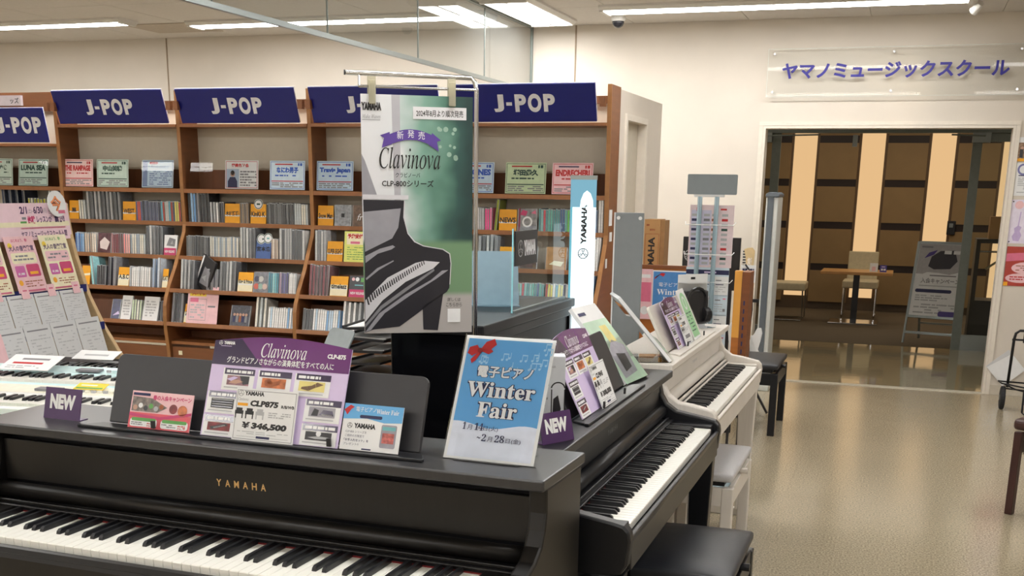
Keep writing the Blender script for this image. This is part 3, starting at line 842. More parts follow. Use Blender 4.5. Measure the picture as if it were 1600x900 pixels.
RUNS = [
    (0, 'B', 'tall', -5.657, -5.44, 4, 'navydark', {}),
    (0, 'B', 'cd', -5.435, -5.287, 6, 'olive', {}),
    (0, 'B', 'tall', -5.277, -5.196, 2, 'grey', {}),
    (1, 'B', 'idx', -5.131, -5.041, 1, 'orange', {'text': '嵐'}),
    (1, 'B', 'cd', -5.036, -4.982, 3, 'pale', {}),
    (1, 'B', 'tall', -4.977, -4.713, 9, 'grey', {}),
    (1, 'B', 'idx', -4.704, -4.608, 1, 'orange', {'text': 'WEST.'}),
    (1, 'B', 'cd', -4.603, -4.555, 4, 'bright', {}),
    (1, 'B', 'cd', -4.55, -4.423, 9, 'navy', {}),
    (1, 'B', 'cd', -4.418, -4.273, 10, 'mixed', {}),
    (1, 'C', 'cd', -5.013, -4.944, 5, 'blue', {}),
    (1, 'C', 'cd', -4.939, -4.851, 5, 'beige', {}),
    (1, 'C', 'face', -4.846, -4.744, 1, 'darkred', {}),
    (1, 'C', 'cd', -4.739, -4.653, 6, 'wine', {}),
    (1, 'C', 'cd', -4.648, -4.6, 3, 'pink', {}),
    (1, 'C', 'cd', -4.595, -4.486, 8, 'pale', {}),
    (1, 'C', 'tall', -4.482, -4.36, 5, 'grey', {}),
    (1, 'C', 'new', -4.355, -4.243, 1, 'white', {}),
    (1, 'D', 'idx', -4.897, -4.834, 1, 'orange', {'text': ''}),
    (1, 'D', 'tall', -4.825, -4.786, 1, 'teal', {'lean': -9}),
    (1, 'D', 'cd', -4.781, -4.714, 5, 'dark', {}),
    (1, 'D', 'tall', -4.709, -4.633, 2, 'dark', {}),
    (1, 'D', 'idx', -4.623, -4.543, 1, 'orange', {'text': 'A.B.C'}),
    (1, 'D', 'cd', -4.538, -4.384, 10, 'white', {}),
    (1, 'D', 'tall', -4.379, -4.31, 2, 'steel', {}),
    (1, 'D', 'idx', -4.3, -4.236, 1, 'orange', {'text': 'KAT'}),
    (1, 'E', 'face', -4.656, -4.59, 1, 'navydark', {}),
    (1, 'E', 'face', -4.585, -4.509, 1, 'white', {}),
    (1, 'E', 'cd', -4.504, -4.429, 4, 'green', {}),
    (1, 'E', 'face', -4.425, -4.313, 1, 'white', {}),
    (1, 'E', 'cd', -4.308, -4.271, 2, 'dark', {}),
    (2, 'B', 'tall', -4.241, -4.204, 2, 'dark', {}),
    (2, 'B', 'tall', -4.199, -4.162, 2, 'blue', {}),
    (2, 'B', 'tall', -4.158, -4.071, 4, 'dark', {}),
    (2, 'B', 'cd', -4.066, -4.003, 3, 'white', {}),
    (2, 'B', 'cd', -3.998, -3.967, 2, 'dark', {}),
    (2, 'B', 'idx', -3.962, -3.859, 1, 'orange', {'text': '木村拓哉'}),
    (2, 'B', 'cd', -3.854, -3.796, 4, 'brown', {}),
    (2, 'B', 'badge', -3.783, -3.677, 1, 'orange', {'text': 'KinKi K'}),
    (2, 'B', 'cd', -3.668, -3.485, 15, 'charcoal', {}),
    (2, 'B', 'cd', -3.481, -3.39, 6, 'pale', {}),
    (2, 'C', 'cd', -4.188, -4.024, 13, 'charcoal', {}),
    (2, 'C', 'cd', -4.019, -3.822, 15, 'pale', {}),
    (2, 'C', 'tall', -3.813, -3.707, 5, 'grey', {}),
    (2, 'C', 'badge', -3.703, -3.602, 1, 'blue', {'text': '宮本浩'}),
    (2, 'C', 'cd', -3.598, -3.55, 4, 'beige', {}),
    (2, 'C', 'tall', -3.541, -3.335, 10, 'grey', {}),
    (2, 'D', 'tall', -4.172, -4.072, 4, 'grey', {}),
    (2, 'D', 'cd', -3.982, -3.906, 5, 'dark', {}),
    (2, 'D', 'tall', -3.897, -3.786, 5, 'grey', {}),
    (2, 'D', 'idx', -3.769, -3.668, 1, 'orange', {'text': 'King & Prince'}),
    (2, 'D', 'face', -3.664, -3.564, 1, 'multi', {}),
    (2, 'D', 'cd', -3.56, -3.491, 5, 'teal', {}),
    (2, 'D', 'cd', -3.487, -3.427, 4, 'violet', {}),
    (2, 'D', 'cd', -3.422, -3.338, 6, 'white', {}),
    (2, 'E', 'tall', -4.216, -4.134, 4, 'dark', {}),
    (2, 'E', 'idx', -4.125, -4.025, 1, 'orange', {'text': 'SixTONES'}),
    (2, 'E', 'face', -3.802, -3.67, 1, 'photo', {}),
    (2, 'E', 'tall', -3.635, -3.553, 3, 'pale', {}),
    (2, 'E', 'cd', -3.544, -3.364, 12, 'whiteblue', {}),
    (3, 'B', 'idx', -3.326, -3.225, 1, 'orange', {'text': 'Snow Man'}),
    (3, 'B', 'face', -3.216, -3.107, 1, 'silver', {}),
    (3, 'B', 'face', -3.099, -2.999, 1, 'brown', {}),
    (3, 'C', 'tall', -3.305, -3.229, 4, 'grey', {}),
    (3, 'C', 'idx', -3.225, -3.125, 1, 'orange', {'text': 'SUPER EIGHT'}),
    (3, 'D', 'tall', -3.291, -3.162, 6, 'wine', {}),
    (3, 'D', 'idx', -3.153, -3.042, 1, 'orange', {'text': 'timelesz'}),
    (3, 'D', 'new', -3.034, -2.915, 1, 'black', {}),
    (3, 'E', 'cd', -3.314, -3.25, 4, 'charcoal', {}),
    (3, 'E', 'cd', -3.246, -3.071, 12, 'whiteblue', {}),
    (3, 'E', 'tall', -3.063, -2.899, 5, 'white', {}),
    (4, 'B', 'cd', -2.319, -2.273, 3, 'white', {}),
    (4, 'B', 'cd', -2.269, -2.227, 3, 'magenta', {}),
    (4, 'B', 'tall', -2.223, -2.192, 1, 'olive', {'lean': 6}),
    (4, 'B', 'idx', -2.185, -2.082, 1, 'orange', {'text': 'NEWS'}),
    (4, 'B', 'face', -2.075, -1.962, 1, 'pinkcover', {}),
    (4, 'B', 'cd', -1.951, -1.744, 15, 'greenred', {}),
    (4, 'B', 'cd', -1.649, -1.613, 3, 'steel', {}),
    (4, 'B', 'tall', -1.609, -1.573, 2, 'white', {}),
    (4, 'C', 'tall', -2.28, -2.162, 5, 'grey', {}),
    (4, 'C', 'idx', -2.151, -2.049, 1, 'orange', {'text': ''}),
    (4, 'C', 'face', -2.03, -1.929, 1, 'charcover', {}),
    (4, 'C', 'face', -1.881, -1.76, 1, 'tan', {}),
    (4, 'C', 'tall', -1.626, -1.554, 4, 'white', {}),
    (4, 'D', 'cd', -2.224, -2.029, 12, 'steel', {}),
    (4, 'D', 'cd', -2.022, -1.852, 12, 'greenred', {}),
    (4, 'D', 'cd', -1.845, -1.7, 10, 'mixed', {}),
    (4, 'D', 'tall', -1.599, -1.55, 3, 'steel', {}),
]
slot = {}
rng = random.Random(11)
def cover(o, pal, w, h):
    P = Print(-0.0002)
    q = random.Random(len(bpy.data.objects))
    if pal == 'darkred':
        P.rect(-w / 2, w / 2, 0, h, mat('cover_maroon', S(92, 60, 66), 0.2, noise=0.4, scale=40)); P.up(); P.poly([(-.03, .03), (.02, .02), (.04, .07), (.0, .10), (-.035, .07)], mat('cover_glint', S(220, 206, 204), 0.2))
    elif pal == 'white':
        P.rect(-w / 2, w / 2, 0, h, white); P.up(); P.lines(-w * .35, w * .35, h * .15, h * .85, 6, lgrey_ink, q)
    elif pal == 'multi':
        P.rect(-w / 2, w / 2, 0, h, mat('cover_grey', S(120, 122, 130), 0.3, noise=0.4, scale=50)); P.up()
        for i, c in enumerate((S(196, 96, 80), S(150, 180, 170), S(206, 180, 170), S(70, 70, 90), S(190, 190, 186))):
            P.disc(-w * .3 + (i % 3) * w * .3, h * (.3 + .35 * (i // 3)), h * .14, mat('cover_dot_%d' % i, c, 0.4))
    elif pal == 'photo':
        P.rect(-w / 2, w / 2, 0, h, mat('cover_photo', S(62, 62, 74), 0.3, noise=0.5, scale=70)); P.up()
        for i in range(5):
            P.disc(-w * .32 + i * w * .16, h * .55, h * .07, mat('skin_print', S(190, 150, 130), 0.5)); P.rect(-w * .38 + i * w * .16, -w * .26 + i * w * .16, h * .18, h * .48, (navy_ink, grey_ink, brown_ink)[i % 3])
    elif pal == 'silver':
        P.rect(-w / 2, w / 2, 0, h, mat('cover_silver', S(140, 144, 150), 0.2, noise=0.35, scale=60)); P.up(); P.frame(-w * .22, w * .22, h * .3, h * .75, .004, grey_ink); P.rect(-w * .1, w * .1, h * .42, h * .6, black_ink)
    elif pal == 'brown':
        P.rect(-w / 2, w / 2, 0, h, mat('cover_brown', S(104, 78, 58), 0.3, noise=0.4, scale=40)); P.up(); P.text('fri', 0, h * .3, h * .3, white, slant=.3)
    elif pal == 'black':
        P.rect(-w / 2, w / 2, 0, h, mat('cover_black', S(44, 44, 50), 0.3)); P.up(); P.disc(-w * .25, h * .82, .012, rose_ink); P.disc(-.0, h * .82, .014, white); P.rect(w * .12, w * .4, h * .74, h * .9, green_ink); P.rect(-w * .2, w * .25, h * .5, h * .56, teal_ink)
    elif pal == 'pinkcover':
        P.rect(-w / 2, w / 2, 0, h, mat('cover_greyart', S(130, 130, 132), 0.3, noise=0.5, scale=45)); P.rect(-w / 2, -w * .38, 0, h, magenta_ink); P.up(); P.poly([(-.045, .09), (-.01, .085), (.0, .11), (-.03, .118)], magenta_ink); P.poly([(.02, .10), (.05, .095), (.045, .118)], pink_ink); P.ring(0, h * .42, .02, .03, white)
    elif pal == 'charcover':
        P.rect(-w / 2, w / 2, 0, h, mat('cover_char', S(70, 68, 66), 0.3, noise=0.5, scale=50)); P.up(); P.ring(.01, h * .4, .012, .018, white)
    elif pal == 'tan':
        P.rect(-w / 2, w / 2, 0, h, mat('cover_tan', S(176, 132, 84), 0.25, noise=0.2, scale=30)); P.up(); P.poly([(-.04, .03), (.03, .02), (.045, .045), (-.01, .05)], cream_ink)
    elif pal == 'navydark':
        P.rect(-w / 2, w / 2, 0, h, mat('cover_navy', S(44, 44, 90), 0.25, noise=0.3, scale=40)); P.up(); P.poly([(-.02, .02), (.03, .03), (.02, .05)], lilac)
    P.build('cover_print', o)

for bay, row, kind, x0, x1, n, pal, opt in RUNS:
    yf, z, tl = ROWS[row]
    key = (bay, row); slot[key] = slot.get(key, -1) + 1
    where = '%s, %s' % (ROWNAME[row], BAYNAME[bay])
    ordn = ORD[slot[key]]
    x0 = max(x0, UX[bay] + 0.022); x1 = min(x1, UX[bay + 1] - 0.022)
    zz = z + 0.0005
    if kind in ('cd', 'tall'):
        w = (x1 - x0) / n
        grp = '%s cluster, %s' % (ordn, where)
        sx = min(1.0, w / (0.0102 if kind == 'cd' else 0.015) * 0.93)
        for i in range(n):
            me = case_mesh(kind, rng.randrange(len(PAL[pal])), pal)
            o = link('disc_case', me)
            place(o, (x0 + w * (i + 0.5), yf + 0.002 + rng.random() * 0.004, zz), 0, tl, R(opt.get('lean', 0)))
            o.scale = (sx if w < 0.0115 or kind == 'tall' else min(1.35, w / 0.0102 * 0.9), 1, 0.97 + 0.06 * rng.random())
            lab = '%s %s, %s in the %s cluster, %s, %s' % (WORD[pal], 'disc case' if kind == 'cd' else 'tall disc case', ORD[i], ordn, ROWNAME[row], BAYNAME[bay])
            tag(o, lab, 'disc case', grp)
    else:
        w = x1 - x0; cx = (x0 + x1) / 2
        yy = yf + 0.004
        t2 = tl + R(6)
        if kind == 'idx' or kind == 'badge':
            h = 0.118
            cm = orange_card if pal == 'orange' else mat('blue_card', S(70, 100, 160), 0.4)
            o = card('divider_card', '%s divider card%s, %s item, %s' % (WORD[pal], ' with round badges' if kind == 'badge' else '', ordn, where), 'divider card', w, h, 0.004, cm, (cx, yy, zz), 0, t2)
            P = Print()
            if opt.get('text'):
                if pal == 'orange':
                    P.rect(-w / 2, w / 2, h * 0.30 if row in 'BC' else 0.004, h * 0.58, cream_ink if row in 'DE' else orange_card)
                    P.up(); P.poly([(-w / 2, h * .44), (w * .1, h * .40), (w / 2, h * .44), (w / 2, h * .36), (-w / 2, h * .36)], white); P.up()
                tw = min(w * 0.90, 0.036 * max(1, len(opt['text'])))
                P.text(opt['text'], 0, h * 0.38, h * 0.25, black_ink, w=tw, bold=0.035)
            else:
                P.poly([(-w * .5, h * .55), (w * .5, h * .62), (w * .5, h * .5), (-w * .5, h * .45)], cream_ink)
            if kind == 'badge':
                P.disc(-w * .18 if pal == 'blue' else 0, h * 1.0, h * .26, white); P.up(); P.ring(-w * .18 if pal == 'blue' else 0, h * 1.0, h * .20, h * .24, dgreen_ink); P.rect(-.012, .012, h * .96, h * 1.04, dgreen_ink)
                if pal == 'blue':
                    P.up(); P.disc(w * .28, h * 1.04, h * .26, white); P.up(); P.ring(w * .28, h * 1.04, h * .20, h * .24, dgreen_ink); P.rect(w * .2, w * .36, h * 1.0, h * 1.08, teal_ink)
            P.build('print', o)
        elif kind == 'face':
            h = 0.125 if not (row == 'E' and pal == 'white') else 0.15
            b = MB(jewel); b.box(-w / 2, w / 2, 0, 0.011, 0, h); o = b.build('disc_case', None, 0.001)
            place(o, (cx, yy, zz), 0, t2)
            tag(o, '%s cover disc case facing out, %s item, %s' % (WORD[pal], ordn, where), 'disc case')
            cover(o, pal, w - 0.006, h)
        elif kind == 'new':
            o = thing('display_holder', 'pink new-release holder with %s case, %s item, %s' % (WORD[pal], ordn, where), 'display holder', (cx, yy, zz))
            o.rotation_euler = (-t2, 0, 0)
            b = MB(jewel); b.box(-w / 2, w / 2, 0.004, 0.012, 0.0, 0.125); cs = b.build('disc_case', o)
            cover_o = cs
            P = Print(0.0035)
            P.rect(-w / 2, w / 2, 0, 0.125, white if pal == 'white' else mat('cover_black', S(44, 44, 50), 0.3)); P.up()
            if pal == 'white':
                P.poly([(-.03, .06), (.03, .055), (.035, .10), (-.01, .11)], grey_ink); P.poly([(0, .07), (.02, .07), (.01, .095)], white)
            else:
                P.disc(-w * .3, .105, .01, rose_ink); P.disc(-.01, .105, .012, white); P.rect(w * .1, w * .42, .09, .115, green_ink); P.rect(-w * .2, w * .25, .068, .074, teal_ink)
            P.build('cover_print', cs)
            b = MB(magenta_ink); b.box(-w / 2 * .9, w / 2 * .9, -0.004, 0.0, 0.0, 0.045); hb = b.build('front_strip', o)
            P = Print(-0.0042); P.text('NEW RELEASE', 0, .016, .015, white, w=w * .75, bold=.03); P.build('lettering', hb)

# larger leaflets and a leaning picture disc among the cases
o = card('leaflet', 'pink and yellow leaflet with red heading on the lowest shelf of the second full bay', 'leaflet', 0.205, 0.20, 0.003, rose_ink, (-3.99, 5.905, 0.673), R(4), R(16))
P = Print(); q = random.Random(2)
P.rect(-.09, .02, .165, .20, yellow_ink); P.up(); P.text('予約受付中', -.035, .17, .022, red_ink, w=.09, bold=.05); P.rect(-.085, -.03, .13, .155, pink_ink); P.frame(-.09, .025, .02, .15, .002, grey_ink); P.lines(-.08, .015, .03, .12, 6, lgrey_ink, q); P.rect(.035, .085, .10, .11, grey_ink); P.rect(.06, .10, .20, .225, rose_ink); P.build('print', o)
o = card('leaflet', 'yellow-green leaflet with red heading on the third shelf beside the banner', 'leaflet', 0.18, 0.175, 0.003, mat('lime_paper', S(222, 226, 120), 0.5), (-3.02, 6.075, 1.061), 0, R(8))
P = Print(); P.rect(-.075, .06, .10, .165, cream_ink); P.up(); P.text('予約受付中', -.01, .135, .028, red_ink, w=.12, bold=.06); P.rect(-.05, .01, .105, .118, pink_ink); P.lines(-.07, .06, .01, .09, 6, green_ink, q, .3); P.build('print', o)
o = card('picture_box', 'black and white picture case leaning crookedly on the fourth shelf, second full bay', 'disc case', 0.15, 0.19, 0.014, black_plastic, (-4.045, 6.0, 0.88), R(-20), R(10))
o.rotation_euler = (R(-12), R(20), R(-28))
P = Print(); P.rect(-.07, -.055, .0, .185, white); P.up(); P.poly([(-.03, .02), (.06, .03), (.05, .12), (-.02, .13)], grey_ink); P.poly([(-.02, .06), (.03, .05), (.02, .09)], lgrey_ink); P.build('print', o)

# information cards in clear stands along the top shelf
pale_green = mat('pale_green_card', S(196, 216, 206), 0.4); pale_pink = mat('pale_pink_card', S(238, 206, 206), 0.4); pale_blue = mat('pale_blue_card', S(200, 220, 236), 0.4); pale_lime = mat('pale_lime_card', S(206, 222, 184), 0.4)
INFO = [(-5.66, pale_green, dgreen_ink, '中島みゆき', 'green info card with bold characters, cut off by the picture edge', .24),
        (-5.38, pale_green, dgreen_ink, 'LUNA SEA', 'pale green info card with bold capitals, leftmost bay top shelf', .232),
        (-5.03, pale_pink, red_ink, 'THE RAMPAGE', 'pink info card with red capitals on the top shelf', .235),
        (-4.765, pale_green, dgreen_ink, '中山美穂', 'pale green info card with dark characters beside the pink card', .235),
        (-4.435, pale_blue, navy_ink, 'サザンオールスターズ', 'pale blue info card with a dark blue side strip', .228),
        (-4.152, None, None, '', 'empty clear card stand at the left of the second full bay', .215),
        (-3.836, white, red_ink, '緑黄色社会', 'white info card with a portrait photo and red heading', .228),
        (-3.525, pale_blue, blue_ink, 'なにわ男子', 'light blue info card with large blue characters', .235),
        (-3.21, pale_blue, blue_ink, 'Travis Japan', 'light blue info card with blue lettering beside the banner', .238),
        (-2.335, pale_blue, blue_ink, 'SixTONES', 'light blue info card half hidden behind the banner edge', .228),
        (-2.034, pale_lime, dgreen_ink, '増田貴久', 'pale lime info card with dark green characters in crinkled film', .236),
        (-1.765, rose_ink, red_ink, 'ENDRECHERI', 'rose info card with red capitals behind the glowing column', .23)]
for i, (x, base, ink, txt, lab, w) in enumerate(INFO):
    h = 0.175
    t = thing('card_stand', lab, 'info card', (x, 6.175, 1.4575), 0, 'info cards along the top shelf')
    la = R(-8.4) if i in (1, 4, 5) else R(-5.6)
    lean = Matrix.Rotation(la, 4, 'X')
    b = MB(acrylic); b.add([(-w / 2 - .004, -.003, 0), (w / 2 + .004, -.003, 0), (w / 2 + .004, -.003, h), (-w / 2 - .004, -.003, h)], [(0, 1, 2, 3)], lean); b.box(-w / 2 - .004, w / 2 + .004, -.004, .07, 0, .002); b.build('clear_holder', t)
    if base is None:
        continue
    b = MB(base); b.box(-w / 2, w / 2, 0, .002, .006, h - .002, lean); cd_ = b.build('info_sheet', t)
    P = Print(-.0003); q = random.Random(i + 40)
    P.frame(-w / 2 + .006, w / 2 - .006, .012, h - .008, .0025, ink)
    cxm = 0
    if txt.startswith('緑'):
        P.text(txt, -.01, h * .76, .022, ink, w=.12, bold=.04); P.rect(-w * .46, -w * .08, .014, h * .70, mat('portrait_back', S(170, 186, 206), .5)); P.up()
        P.poly([(-.095, .014), (-.03, .014), (-.03, .05), (-.045, .075), (-.08, .075), (-.095, .05)], navy_ink); P.disc(-.062, .092, .016, mat('skin_print', S(190, 150, 130), 0.5)); P.disc(-.062, .100, .014, black_ink)
        P.lines(-.01, w * .45, .02, h * .66, 6, grey_ink, q)
    elif txt.startswith('サザ'):
        P.rect(-w / 2 + .006, -w / 2 + .04, .012, h - .008, mat('steel_print', S(130, 150, 190), .4)); P.text(txt, .015, h * .70, .018, ink, w=.13, bold=.03); P.rect(-.06, 0, h * .84, h * .92, red_ink); P.lines(-.06, w * .45, .02, h * .62, 7, mat('steel_print', S(130, 150, 190), .4), q)
    else:
        P.text(txt, 0, h * .58, h * .20, ink, w=w * .84 if len(txt) > 5 else w * .62, bold=.06)
        P.rect(-w * .35, w * .15, h * .85, h * .89, red_ink if ink != red_ink else navy_ink); P.rect(w * .30, w * .34, h * .82, h * .91, ink); P.rect(w * .36, w * .42, h * .82, h * .91, ink)
        P.lines(-w * .35, w * .35, h * .46, h * .54, 1, ink, q); P.rect(-w * .45, w * .45, h * .30, h * .33, red_ink if base is pale_blue or base is pale_pink else ink)
        P.lines(-w * .44, w * .44, h * .10, h * .28, 3, grey_ink, q)
    o = P.build('print', cd_); o.rotation_euler = (la, 0, 0)
# ================================================================== digital pianos
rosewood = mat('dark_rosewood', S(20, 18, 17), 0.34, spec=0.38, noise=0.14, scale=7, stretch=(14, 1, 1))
rose_top_sheen = mat('dark_rosewood_top_sheen', S(50, 50, 52), 0.28, noise=0.10, scale=7, stretch=(14, 1, 1))  # same wood in lighter grey, the top's sheen painted into the colour
satin_black = mat('satin_black', S(23, 24, 28), 0.33, spec=0.38, noise=0.08, scale=9, stretch=(1, 14, 1))
ash_white = mat('white_ash', S(214, 208, 200), 0.42, noise=0.035, scale=9, stretch=(1, 14, 1))
ivory = mat('ivory_key', S(232, 231, 224), 0.28, noise=0.01)
ivory_front = ivory
ebony = mat('ebony_key', S(24, 25, 29), 0.32, noise=0.1, scale=60)
felt = mat('red_felt', S(110, 24, 26), 0.95)
desk_char = mat('desk_charcoal', S(42, 42, 46), 0.42, noise=0.05)

def piano(name, label, loc, rz, W, zt, D, FA, KW, body, top, desk_m, desk, logo, key_front, roll_m, arm_z=0.745, gap=0.048, py=0.044, rr=0.020):
    """x along the keyboard, front toward -y; y=0 is the front edge of the top board"""
    t = thing(name, label, 'piano', loc, rz)
    hw = W / 2
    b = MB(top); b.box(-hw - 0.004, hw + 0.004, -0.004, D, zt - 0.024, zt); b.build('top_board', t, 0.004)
    # end panels with the swept arm
    prof = [(D - 0.012, 0.03), (D - 0.012, zt - 0.024), (0.028, zt - 0.024), (0.03, 0.85), (0.022, 0.815), (0.004, 0.785), (-0.03, 0.762), (-0.075, arm_z + 0.004),
            (-FA + 0.045, arm_z - 0.006), (-FA + 0.018, arm_z - 0.012), (-FA + 0.004, arm_z - 0.026), (-FA, arm_z - 0.05), (-FA + 0.006, 0.64), (-FA + 0.02, 0.618), (-FA + 0.06, 0.612), (0.10, 0.605), (0.10, 0.03)]
    for s in (-1, 1):
        b = MB(body); b.prism(prof, 'x', s * hw, s * (hw - 0.04)); b.build('end_panel', t, 0.006)
    iw = hw - 0.04
    zp = zt - gap
    b = MB(black_plastic); b.box(-iw, iw, 0.075, 0.09, 0.74, zt - 0.024); b.build('recess_panel', t)
    b = MB(body); b.box(-iw, iw, py, py + 0.018, 0.757 + rr - 0.001, zp); fp = b.build('front_panel', t, 0.002)
    if logo:
        txt, lx, lz, lh, lw, lm = logo
        P = Print(py - 0.0005); P.text(txt[0], lx - lw / 2, lz, lh, lm, w=lw * 0.11, bold=.02)
        for i in range(1, len(txt)):
            P.text(txt[i], lx - lw / 2 + lw * i / (len(txt) - 1), lz, lh, lm, w=lw * 0.11, bold=.02)
        P.build('lettering', fp)
    b = MB(roll_m); b.cyl((-iw, 0.002 + rr, 0.757), (iw, 0.002 + rr, 0.757), rr, n=18); b.build('fallboard_roll', t, smooth=True)
    b = MB(roll_m); b.box(-iw, iw, -0.008, 0.002, 0.732, 0.741); b.box(-iw, iw, -0.022, -0.014, 0.727, 0.733); b.build('fallboard_slot', t, 0.002)
    b = MB(black_plastic); b.box(-iw, iw, -0.014, 0.075, 0.70, 0.7315); b.build('key_cover', t)
    kf = key_front; kb = -0.024
    b = MB(body); b.box(-iw, iw, -FA + 0.012, D - 0.03, 0.615, 0.694); b.build('key_bed', t)
    b = MB(body); b.prism([(kf - 0.004, 0.62), (kf - 0.004, 0.700), (kf - 0.012, 0.708), (kf - 0.022, 0.704), (-FA + 0.006, 0.685), (-FA + 0.004, 0.62)], 'x', -iw, iw); b.build('key_slip', t, 0.003)
    b = MB(felt); b.box(-KW / 2, KW / 2, kb - 0.0005, kb + 0.004, 0.70, 0.7225); b.build('key_felt', t)
    for s in (-1, 1):
        b = MB(body); b.box(s * KW / 2 + s * 0.002 if s > 0 else -iw, iw if s > 0 else -KW / 2 - 0.002, kf, kb + 0.01, 0.694, 0.728); b.build('cheek_block', t, 0.003)
    # keys
    kw = KW / 52
    L = kb - kf
    b = MB(ivory)
    g = 0.0006
    b.add([(-kw / 2 + g, 0, -0.021), (kw / 2 - g, 0, -0.021), (kw / 2 - g, L, -0.021), (-kw / 2 + g, L, -0.021),
           (-kw / 2 + g, -0.0015, -0.002), (kw / 2 - g, -0.0015, -0.002), (kw / 2 - g, 0.0005, 0), (-kw / 2 + g, 0.0005, 0), (kw / 2 - g, L, 0), (-kw / 2 + g, L, 0)],
          [(0, 1, 5, 4), (4, 5, 6, 7), (7, 6, 8, 9), (1, 2, 8, 6, 5), (0, 4, 7, 9, 3), (2, 3, 9, 8)])
    wme = b.mesh('white_key')
    for i in range(52):
        o = link('white_key', wme, t); o.location = (-KW / 2 + kw * (i + 0.5), kf, 0.72)
    bw = 0.0052 * (KW / 1.225)
    b = MB(ebony)
    y1, y2 = kf + L * 0.34, kb
    b.add([(-bw, 0, 0), (bw, 0, 0), (bw, y2 - y1, 0), (-bw, y2 - y1, 0), (-bw * .8, 0.008, 0.0115), (bw * .8, 0.008, 0.0115), (bw * .8, y2 - y1, 0.0125), (-bw * .8, y2 - y1, 0.0125), (-bw * .9, 0.002, 0.007), (bw * .9, 0.002, 0.007)],
          [(0, 1, 9, 8), (8, 9, 5, 4), (4, 5, 6, 7), (1, 2, 6, 5, 9), (0, 8, 4, 7, 3), (2, 3, 7, 6)])
    bme = b.mesh('black_key')
    # 88 keys start on A; a black key follows A C D F G
    names = 'ABCDEFG'
    for i in range(51):
        if names[i % 7] in 'ACDFG':
            o = link('black_key', bme, t); o.location = (-KW / 2 + kw * (i + 1), y1, 0.7195)
    # below the keyboard
    b = MB(body); b.box(-iw, iw, D - 0.035, D - 0.018, 0.06, 0.615); b.build('rear_panel', t)
    for s in (-1, 1):
        xx = s * (hw - 0.02)
        b = MB(body)
        b.prism([(-FA + 0.015, 0.615), (-FA + 0.095, 0.615), (-FA + 0.08, 0.03), (-FA + 0.03, 0.03)], 'x', s * hw - s * 0.001, s * (hw - 0.055)); b.build('leg', t, 0.004)
        b = MB(body); b.box(xx - 0.018, xx + 0.018, -FA + 0.02, D - 0.012, 0.0, 0.035); b.build('foot', t, 0.004)
    b = MB(body); b.box(-iw, iw, 0.11, 0.16, 0.03, 0.14); pb = b.build('pedal_box', t, 0.003)
    for k in (-1, 0, 1):
        b = MB(mat('pedal_brass', S(190, 160, 90), 0.3, metal=1.0)); b.box(k * 0.075 - 0.012, k * 0.075 + 0.012, 0.0, 0.112, 0.06, 0.068); b.build('pedal', pb, 0.003)
    # music desk
    dx0, dx1, dy, dh, dt = desk
    M = Matrix.Translation((0, dy, zt + 0.006)) @ Matrix.Rotation(-dt, 4, 'X')
    b = MB(desk_m)
    b.prism(rrect(dx0, dx1, 0.0, dh, 0.018, 'cd', 5), 'y', 0.0, 0.012, M); b.build('music_desk', t, 0.002)
    b = MB(body if desk_m is not desk_char else satin_black)
    b.prism([(dx0 - 0.035, dy - 0.045), (dx0 - 0.045, dy - 0.052), (dx1 + 0.035, dy - 0.052), (dx1 + 0.012, dy - 0.008), (dx0 - 0.01, dy - 0.008)], 'z', zt, zt + 0.006)
    b.box(dx0 - 0.045, dx1 + 0.035, dy - 0.06, dy - 0.048, zt, zt + 0.0075)
    b.build('desk_ledge', t, 0.002)
    for xx in (dx0 + 0.16, dx1 - 0.2):
        b = MB(black_plastic); b.box(xx, xx + 0.01, dy - 0.05, dy - 0.045, zt + 0.012, zt + 0.03); b.build('page_clip', t)
    return t

A_RZ = R(-1.7)
A_LOC = (-1.376, 2.125, 0)
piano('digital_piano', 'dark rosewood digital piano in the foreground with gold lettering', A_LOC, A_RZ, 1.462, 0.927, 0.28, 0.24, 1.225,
      rosewood, rose_top_sheen, desk_char, (-0.412, 0.412, 0.10, 0.168, R(19)), ('YAMAHA', -0.008, 0.822, 0.0165, 0.118, gold_ink), -0.198, rosewood)
piano('digital_piano', 'satin black digital piano standing at right angles behind the rosewood one', (-0.724, 3.155, 0), R(90), 1.37, 0.895, 0.27, 0.182, 1.19,
      satin_black, satin_black, desk_char, (-0.305, 0.30, 0.075, 0.185, R(26)), ('YAMAHA', -0.02, 0.815, 0.016, 0.10, alu), -0.158, satin_black, 0.75, 0.0245, 0.030, 0.023)
piano('digital_piano', 'white ash digital piano standing behind the black one', (-0.748, 4.635, 0), R(90), 1.34, 0.895, 0.27, 0.170, 1.19,
      ash_white, ash_white, ash_white, (-0.40, 0.33, 0.07, 0.185, R(26)), ('YAMAHA', -0.02, 0.815, 0.013, 0.09, lgrey_ink), -0.150, ash_white, 0.752, 0.0245, 0.030, 0.023)

